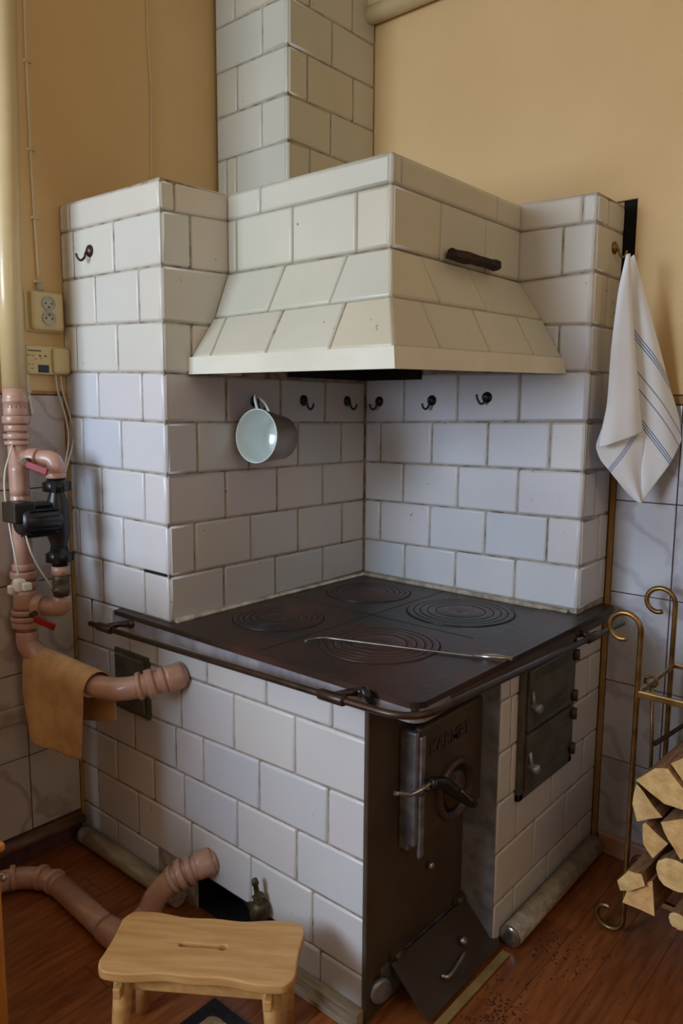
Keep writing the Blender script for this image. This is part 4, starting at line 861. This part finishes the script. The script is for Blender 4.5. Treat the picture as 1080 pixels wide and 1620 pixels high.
pk = MB().tube(bez([(-.255, .200, .8835), (-.300, .180, .884), (-.318, .150, .884), (-.318, .122, .884)], 4) [::-1] + bez([(-.255, .200, .8835), (-.10, .256, .8825), (.07, .318, .8820), (.13, .342, .883), (.178, .360, .884)], 6)[1:], .0032, 8)
pk.tube([(.085, .322, .884), (.175, .358, .886)], .0048, 8).tube(bez([(.085, .328, .883), (.13, .348, .890), (.178, .364, .888)], 4), .003, 6)
tag(pk.build('stove_hook', M_steel), 'thin bent steel stove hook lying across the cooktop', 'poker')

stk = MB(); p0 = V((-.112, .478, 1.930)); p1 = V((-.112, .725, 1.932)); 
sec = [(-.016, -.012), (.004, -.016), (.020, -.008), (.016, .008), (.002, .014), (-.012, .010)]
for i in range(9):
    t = i / 8; c = p0.lerp(p1, t); j = .0025
    for (a, b) in sec: stk.v.append(c + V((a * .9 + random.uniform(-j, j), random.uniform(-.004, .004), b * (1 + .12 * math.sin(7 * t)) + random.uniform(-j, j))))
for i in range(8):
    for k in range(6): stk.f.append((i * 6 + k, i * 6 + (k + 1) % 6, (i + 1) * 6 + (k + 1) % 6, (i + 1) * 6 + k)); stk.sm.append(False)
stk.f += [tuple(range(6)), tuple(48 + k for k in range(6))]; stk.sm += [False, False]
tag(stk.build('charred_stick', M_darkwood), 'dark charred stick of wood lodged on the ledge of the hood', 'stick')

# ================================================================ stool
SH = 0.255; sc_ = V((-.2475, -.2955, 0)); e1 = V((.817, .577, 0)); e2 = V((.577, -.817, 0))
stool = empty('step_stool', (sc_.x, sc_.y, 0)); tag(stool, 'small pine step stool with a hand slot standing before the stove', 'stool')
def sp(a, b, z): return sc_ + e1 * a + e2 * b + V((0, 0, z))
cu = bpy.data.curves.new('seat', 'CURVE'); cu.dimensions = '2D'; cu.fill_mode = 'BOTH'; cu.extrude = .0075; cu.bevel_depth = .004; cu.bevel_resolution = 2
def spl(pts):
    s = cu.splines.new('POLY'); s.points.add(len(pts) - 1); s.use_cyclic_u = True
    for q, p in zip(s.points, pts): q.co = (p[0], p[1], 0, 1)
hl, hw, cr_ = .222, .103, .028; pts = []
def side(a): return hw - .007 * (1 + math.cos(2 * math.pi * a / (2 * hl) * 1.0)) * .5 * 1.6 + .003 * math.cos(6 * math.pi * a / (2 * hl))
N_ = 30
for k in range(N_ + 1): a = -hl + cr_ + (2 * hl - 2 * cr_) * k / N_; pts.append((a, side(a)))
for k in range(1, 7): t = math.pi / 2 * k / 7; pts.append((hl - cr_ + cr_ * math.sin(t), side(hl - cr_) - cr_ + cr_ * math.cos(t)))
for k in range(0, 9): b = (side(hl) - cr_ - .004) * (1 - 2 * k / 8); pts.append((hl - .004 * math.cos(math.pi * (k / 8 - .5)) + .002, b))
for k in range(1, 7): t = math.pi / 2 * k / 7; pts.append((hl - cr_ + cr_ * math.cos(t), -side(hl - cr_) + cr_ - cr_ * math.sin(t)))
half = list(pts); out_ = half[:]
for k in range(N_ + 1): a = hl - cr_ - (2 * hl - 2 * cr_) * k / N_; out_.append((a, -side(a)))
for k in range(1, 7): t = math.pi / 2 * k / 7; out_.append((-hl + cr_ - cr_ * math.sin(t), -side(hl - cr_) + cr_ - cr_ * math.cos(t)))
for k in range(0, 9): b = -(side(hl) - cr_ - .004) * (1 - 2 * k / 8); out_.append((-hl + .004 * math.cos(math.pi * (k / 8 - .5)) - .002, b))
for k in range(1, 7): t = math.pi / 2 * k / 7; out_.append((-hl + cr_ - cr_ * math.cos(t), side(hl - cr_) - cr_ + cr_ * math.sin(t)))
spl(out_)
slot = [(-.056 + .010 * math.cos(t), .010 * math.sin(t)) for t in [math.pi / 2 + math.pi * k / 6 for k in range(7)]] + [(.030, -.008), (.038, -.012), (.047, -.013), (.056, -.008), (.059, 0), (.056, .008), (.047, .013), (.038, .012), (.030, .008)]
spl(slot[::-1])
to = bpy.data.objects.new('seat_c', cu); COL.objects.link(to)
me = bpy.data.meshes.new_from_object(to.evaluated_get(bpy.context.evaluated_depsgraph_get())); bpy.data.objects.remove(to)
me.name = 'seat'; me.materials.clear(); me.materials.append(M_pine)
for p in me.polygons: p.material_index = 0
seat = bpy.data.objects.new('seat', me); COL.objects.link(seat); seat.parent = stool
seat.location = (0, 0, SH - .0115); seat.rotation_euler = (0, 0, math.atan2(e1.y, e1.x))
seat.scale = (1, -1, 1)
for sa in (-1, 1):
    for sb in (-1, 1):
        MB().tube([sp(sa * .170, sb * .068, SH - .020), sp(sa * .178, sb * .074, .12), sp(sa * .187, sb * .080, .0085 if (sa > 0 and sb > 0) else 0)], [.022, .021, .017], 14).build('leg', M_pine, stool)
for sb in (-1, 1):
    mtx = Matrix.Translation(sc_ + e2 * sb * .066) @ Matrix(((e1.x, e2.x, 0, 0), (e1.y, e2.y, 0, 0), (0, 0, 1, 0), (0, 0, 0, 1)))
    MB().box(-.165, .165, -.008, .008, SH - .066, SH - .036, bev=.003, mtx=mtx).build('apron', M_pine, stool)
for sa in (-1, 1):
    mtx = Matrix.Translation(sc_ + e1 * sa * .172) @ Matrix(((e1.x, e2.x, 0, 0), (e1.y, e2.y, 0, 0), (0, 0, 1, 0), (0, 0, 0, 1)))
    MB().box(-.009, .009, -.112, .112, SH - .062, SH - .036, bev=.003, mtx=mtx).build('cross_rail', M_pine, stool)

# ================================================================ rug
rug = empty('rug', (0.1, -.5, 0)); tag(rug, 'beige patterned rug with a dark border, one corner under the stool', 'rug')
rx0, rx1, ry0, ry1 = -.334, .56, -.80, -.197
bd = MB()
for q in ((rx0, rx1, ry1 - .035, ry1), (rx0, rx1, ry0, ry0 + .035), (rx0, rx0 + .035, ry0 + .035, ry1 - .035), (rx1 - .035, rx1, ry0 + .035, ry1 - .035)): bd.box(*q, 0.0005, .008)
bd.build('border', mat('navy_rug_border', (34, 34, 44), (24, 24, 32), rough=0.95, scale=90, bump=0.6), rug)
mr_ = mat('beige_rug_field', (176, 156, 116), (150, 130, 94), rough=0.95, scale=60, bump=0.6)
nt = mr_.node_tree; b_n = nt.nodes['Principled BSDF']; src = b_n.inputs['Base Color'].links[0].from_socket
tc = nt.nodes.new('ShaderNodeTexCoord'); vo = nt.nodes.new('ShaderNodeTexVoronoi'); vo.inputs['Scale'].default_value = 9; vo.feature = 'F1'
wv = nt.nodes.new('ShaderNodeMath'); wv.operation = 'SINE'; ml = nt.nodes.new('ShaderNodeMath'); ml.operation = 'MULTIPLY'; ml.inputs[1].default_value = 42
gt = nt.nodes.new('ShaderNodeMath'); gt.operation = 'GREATER_THAN'; gt.inputs[1].default_value = .45
nt.links.new(tc.outputs['Object'], vo.inputs['Vector']); nt.links.new(vo.outputs['Distance'], ml.inputs[0]); nt.links.new(ml.outputs[0], wv.inputs[0]); nt.links.new(wv.outputs[0], gt.inputs[0])
mx = nt.nodes.new('ShaderNodeMix'); mx.data_type = 'RGBA'; nt.links.new(gt.outputs[0], mx.inputs[0]); nt.links.new(src, mx.inputs[6]); mx.inputs[7].default_value = (.035, .03, .028, 1)
nt.links.new(mx.outputs[2], b_n.inputs['Base Color'])
MB().box(rx0 + .035, rx1 - .035, ry0 + .035, ry1 - .035, .0005, .0078).build('field', mr_, rug)

# ================================================================ firewood rack and logs
rk = empty('firewood_rack', (.37, .73, 0)); tag(rk, 'antique brass firewood rack with scrolled uprights by the right wall', 'rack')
def scroll(cx, cz, r, a0, a1, y, n=22, shrink=.55):
    return [V((cx + r * (1 - (1 - shrink) * (k / n) ** 1.6) * math.cos(a0 + (a1 - a0) * k / n), y, cz + r * (1 - (1 - shrink) * (k / n) ** 1.6) * math.sin(a0 + (a1 - a0) * k / n))) for k in range(n + 1)]
RXL, RXR, RYF, RYB = .366, .800, .735, 1.045
def upright(x, y, s, ztop, foot=True):
    topc = scroll(x - s * .047, ztop, .047, 0 if s > 0 else math.pi, (1 if s > 0 else -1) * math.radians(290) + (0 if s > 0 else math.pi), y, shrink=.62)
    pts = [V((x, y, .06)), V((x, y, ztop - .02))] + topc
    if foot:
        ft = scroll(x - s * .044, .0505, .044, 0 if s > 0 else math.pi, (-1 if s > 0 else 1) * math.radians(285) + (0 if s > 0 else math.pi), y, shrink=.5)
        pts = ft[::-1] + pts[1:]
    MB().tube(pts, .0078, 8, up=(0, 1, 0)).build('upright', M_brass, rk)
upright(RXL, RYF, 1, .912); upright(RXL - .006, RYB, 1, .925, True); upright(RXR, RYF, -1, .912); upright(RXR, RYB, -1, .925)
for z in (.735, .150):
    MB().box(RXL, RXR, RYF - .006, RYF + .006, z - .009, z + .009, bev=.002).build('rail', M_brass, rk)
    MB().box(RXL, RXR, RYB - .006, RYB + .006, z - .007, z + .007, bev=.002).build('rail', M_brass, rk)
    for x in (RXL, RXR): MB().box(x - .006, x + .006, RYF, RYB, z - .006, z + .006, bev=.002).build('rail', M_brass, rk)
for x in (.46, .55, .64, .73): MB().box(x - .005, x + .005, RYF, RYB, .152, .162).build('base_bar', M_brass, rk)
pk2 = MB().tube([V((RXL, .845 + .0 * k, .742)) + V((0, 0, 0)) + V((.016 * math.cos(t), .004 * math.cos(t), .016 * math.sin(t) - .004)) for k, t in enumerate([2 * math.pi * q / 14 for q in range(14)])], .0042, 8, closed=True)
pk2.tube([(RXL + .004, .845, .724), (RXL + .012, .850, .55), (RXL + .016, .852, .32)], .0052, 8)
tag(pk2.build('fire_iron', M_brass), 'brass fire iron hanging by its ring from the rack side rail', 'fire iron')

LB = [('pale split log with a broad wedge end on top of the firewood stack', 0), ('split log leaning at the top right of the stack, partly cut by the frame', 1),
      ('reddish split log under the wedge at the left edge of the stack', 2), ('small triangular split log with knots below the reddish one', 3),
      ('pale split log right of the knotted triangular one', 4), ('rough pinkish log with bark sticking out lowest but one on the left', 5),
      ('pale square-cut split log at the bottom left of the stack', 6), ('split log behind the frame edge, right of the wedge log', 7),
      ('round-sided split log right of the big round log', 8), ('flat split log at the bottom right of the stack', 9), ('split log at the top, furthest right of the stack', 10)]
offs = [0, .02, .01, 0, -.01, -.02, -.005, .01, 0, .02, .03]
def log(poly, label, dy, ln=.33, rot=0.0):
    n = len(poly); cx = sum(p[0] for p in poly) / n; czz = sum(p[1] for p in poly) / n
    # subdivide edges for an irregular outline
    pl = []
    for i in range(n):
        a = V((poly[i][0], 0, poly[i][1])); b = V((poly[(i + 1) % n][0], 0, poly[(i + 1) % n][1]))
        pl.append(a); pl.append(a.lerp(b, .5) + V((random.uniform(-.0015, .0015), 0, random.uniform(-.0015, .0015))))
    m_ = len(pl); vs = []; secs = 5
    for s in range(secs + 1):
        t = s / secs
        for p in pl:
            k = 1 - .05 * t - .02 * (s > 0)
            vs.append(V((cx + (p.x - cx) * k + .012 * t + random.uniform(-.001, .001) * (s > 0), .62 + dy + ln * t + random.uniform(-.002, .002), czz + (p.z - czz) * k + random.uniform(-.001, .001) * (s > 0))))
    fs = []; fm = []
    for s in range(secs):
        for k in range(m_): fs.append((s * m_ + k, s * m_ + (k + 1) % m_, (s + 1) * m_ + (k + 1) % m_, (s + 1) * m_ + k)); fm.append(1)
    fs.append(tuple(range(m_))); fm.append(0); fs.append(tuple(secs * m_ + k for k in reversed(range(m_)))); fm.append(0)
    o = mobj('firewood_log', vs, fs, None, None, mats=[M_logend, M_bark], fm=fm)
    tag(o, label, 'log', 'split firewood in the brass rack'); return o
for (lb, i) in LB: log(D['LG'][i], lb, offs[i])
for q, lb in zip(D['LR'], ('big round log in the lower middle of the stack', 'small round log low at the right of the stack')):
    log([(q[0] + q[2] * (1 + .05 * math.sin(3 * a)) * math.cos(a), q[1] + q[2] * (1 + .06 * math.cos(2 * a)) * math.sin(a)) for a in [2 * math.pi * k / 12 for k in range(12)]], lb, -.01)
tw_ = MB().tube([(.40, .80, .575), (.445, .98, .60), (.47, 1.05, .615)], [.007, .006, .004], 6)
tag(tw_.build('twig', M_darkwood), 'dark thin stick lying on top of the firewood stack', 'stick')

# ================================================================ left edge: cabinets
pc = empty('pine_cabinet', (-.70, -.8, 0)); tag(pc, 'low orange pine cabinet at the left edge of the picture', 'cabinet')
M_pine2 = mat('orange_pine', (206, 140, 62), (180, 112, 44), rough=0.4, scale=5, stretch=(10, 10, 1), detail=6, coat=0.2)
MB().box(-.755, -.610, -1.05, -.60, 0.0, .488, bev=.004).build('cabinet_body', M_pine2, pc)
MB().box(-.758, -.600, -1.06, -.588, .488, .508, bev=.006).build('cabinet_top', M_pine2, pc)
MB().lathe([(0, .005), (.012, .006), (.016, .011), (.024, .009), (.026, 0)], (-.640, -.60, .40), (0, 1, 0), 12, caps=False).build('knob', M_steel, pc)
kc = empty('shade_cabinet', (-1.1, -1.0, 0)); tag(kc, 'tall orange pine cabinet out of view on the left, added to shade the stove base', 'cabinet')  # unseen cabinet, placed and sized to shade the stove's lower left
MB().box(-1.30, -.77, -1.45, -.60, 0.0, 1.085, bev=.004).build('cabinet_body', M_pine2, kc)
MB().box(-1.30, -.76, -1.46, -.59, 1.087, 1.12, bev=.004).build('worktop', M_logpaint, kc)

# ================================================================ floor strip, crumbs
tag(MB().box(0.134, 0.160, -.10, 0.452, 0.0, 0.006, bev=.002).build('trim_4', mat('ochre_floor_strip', (150, 124, 74), (128, 102, 60), rough=0.6, scale=20)), kind='structure')
cb = MB()
for k in range(420):
    if k < 300: x = random.gauss(.235, .035); y = random.gauss(.20, .09)
    else: x = random.gauss(.26, .06); y = random.gauss(.55, .06)
    if x < .168: continue
    s = random.uniform(.0008, .0034); a = random.uniform(0, 6.3)
    cb.box(-s, s, -s * .45, s * .45, 0, s * .35, mtx=Matrix.Translation((x, y, .0003)) @ Matrix.Rotation(a, 4, 'Z'))
tag(cb.build('bark_crumbs', M_darkwood), 'dark bark crumbs scattered on the floor before the ash door', 'debris', kind='stuff')
lf = MB()
for (x, y, a) in ((.262, .545, .5), (.235, .500, 1.4)):
    lf.box(-.014, .014, -.005, .005, 0.0005, .003, bev=.001, mtx=Matrix.Translation((x, y, 0)) @ Matrix.Rotation(a, 4, 'Z'))
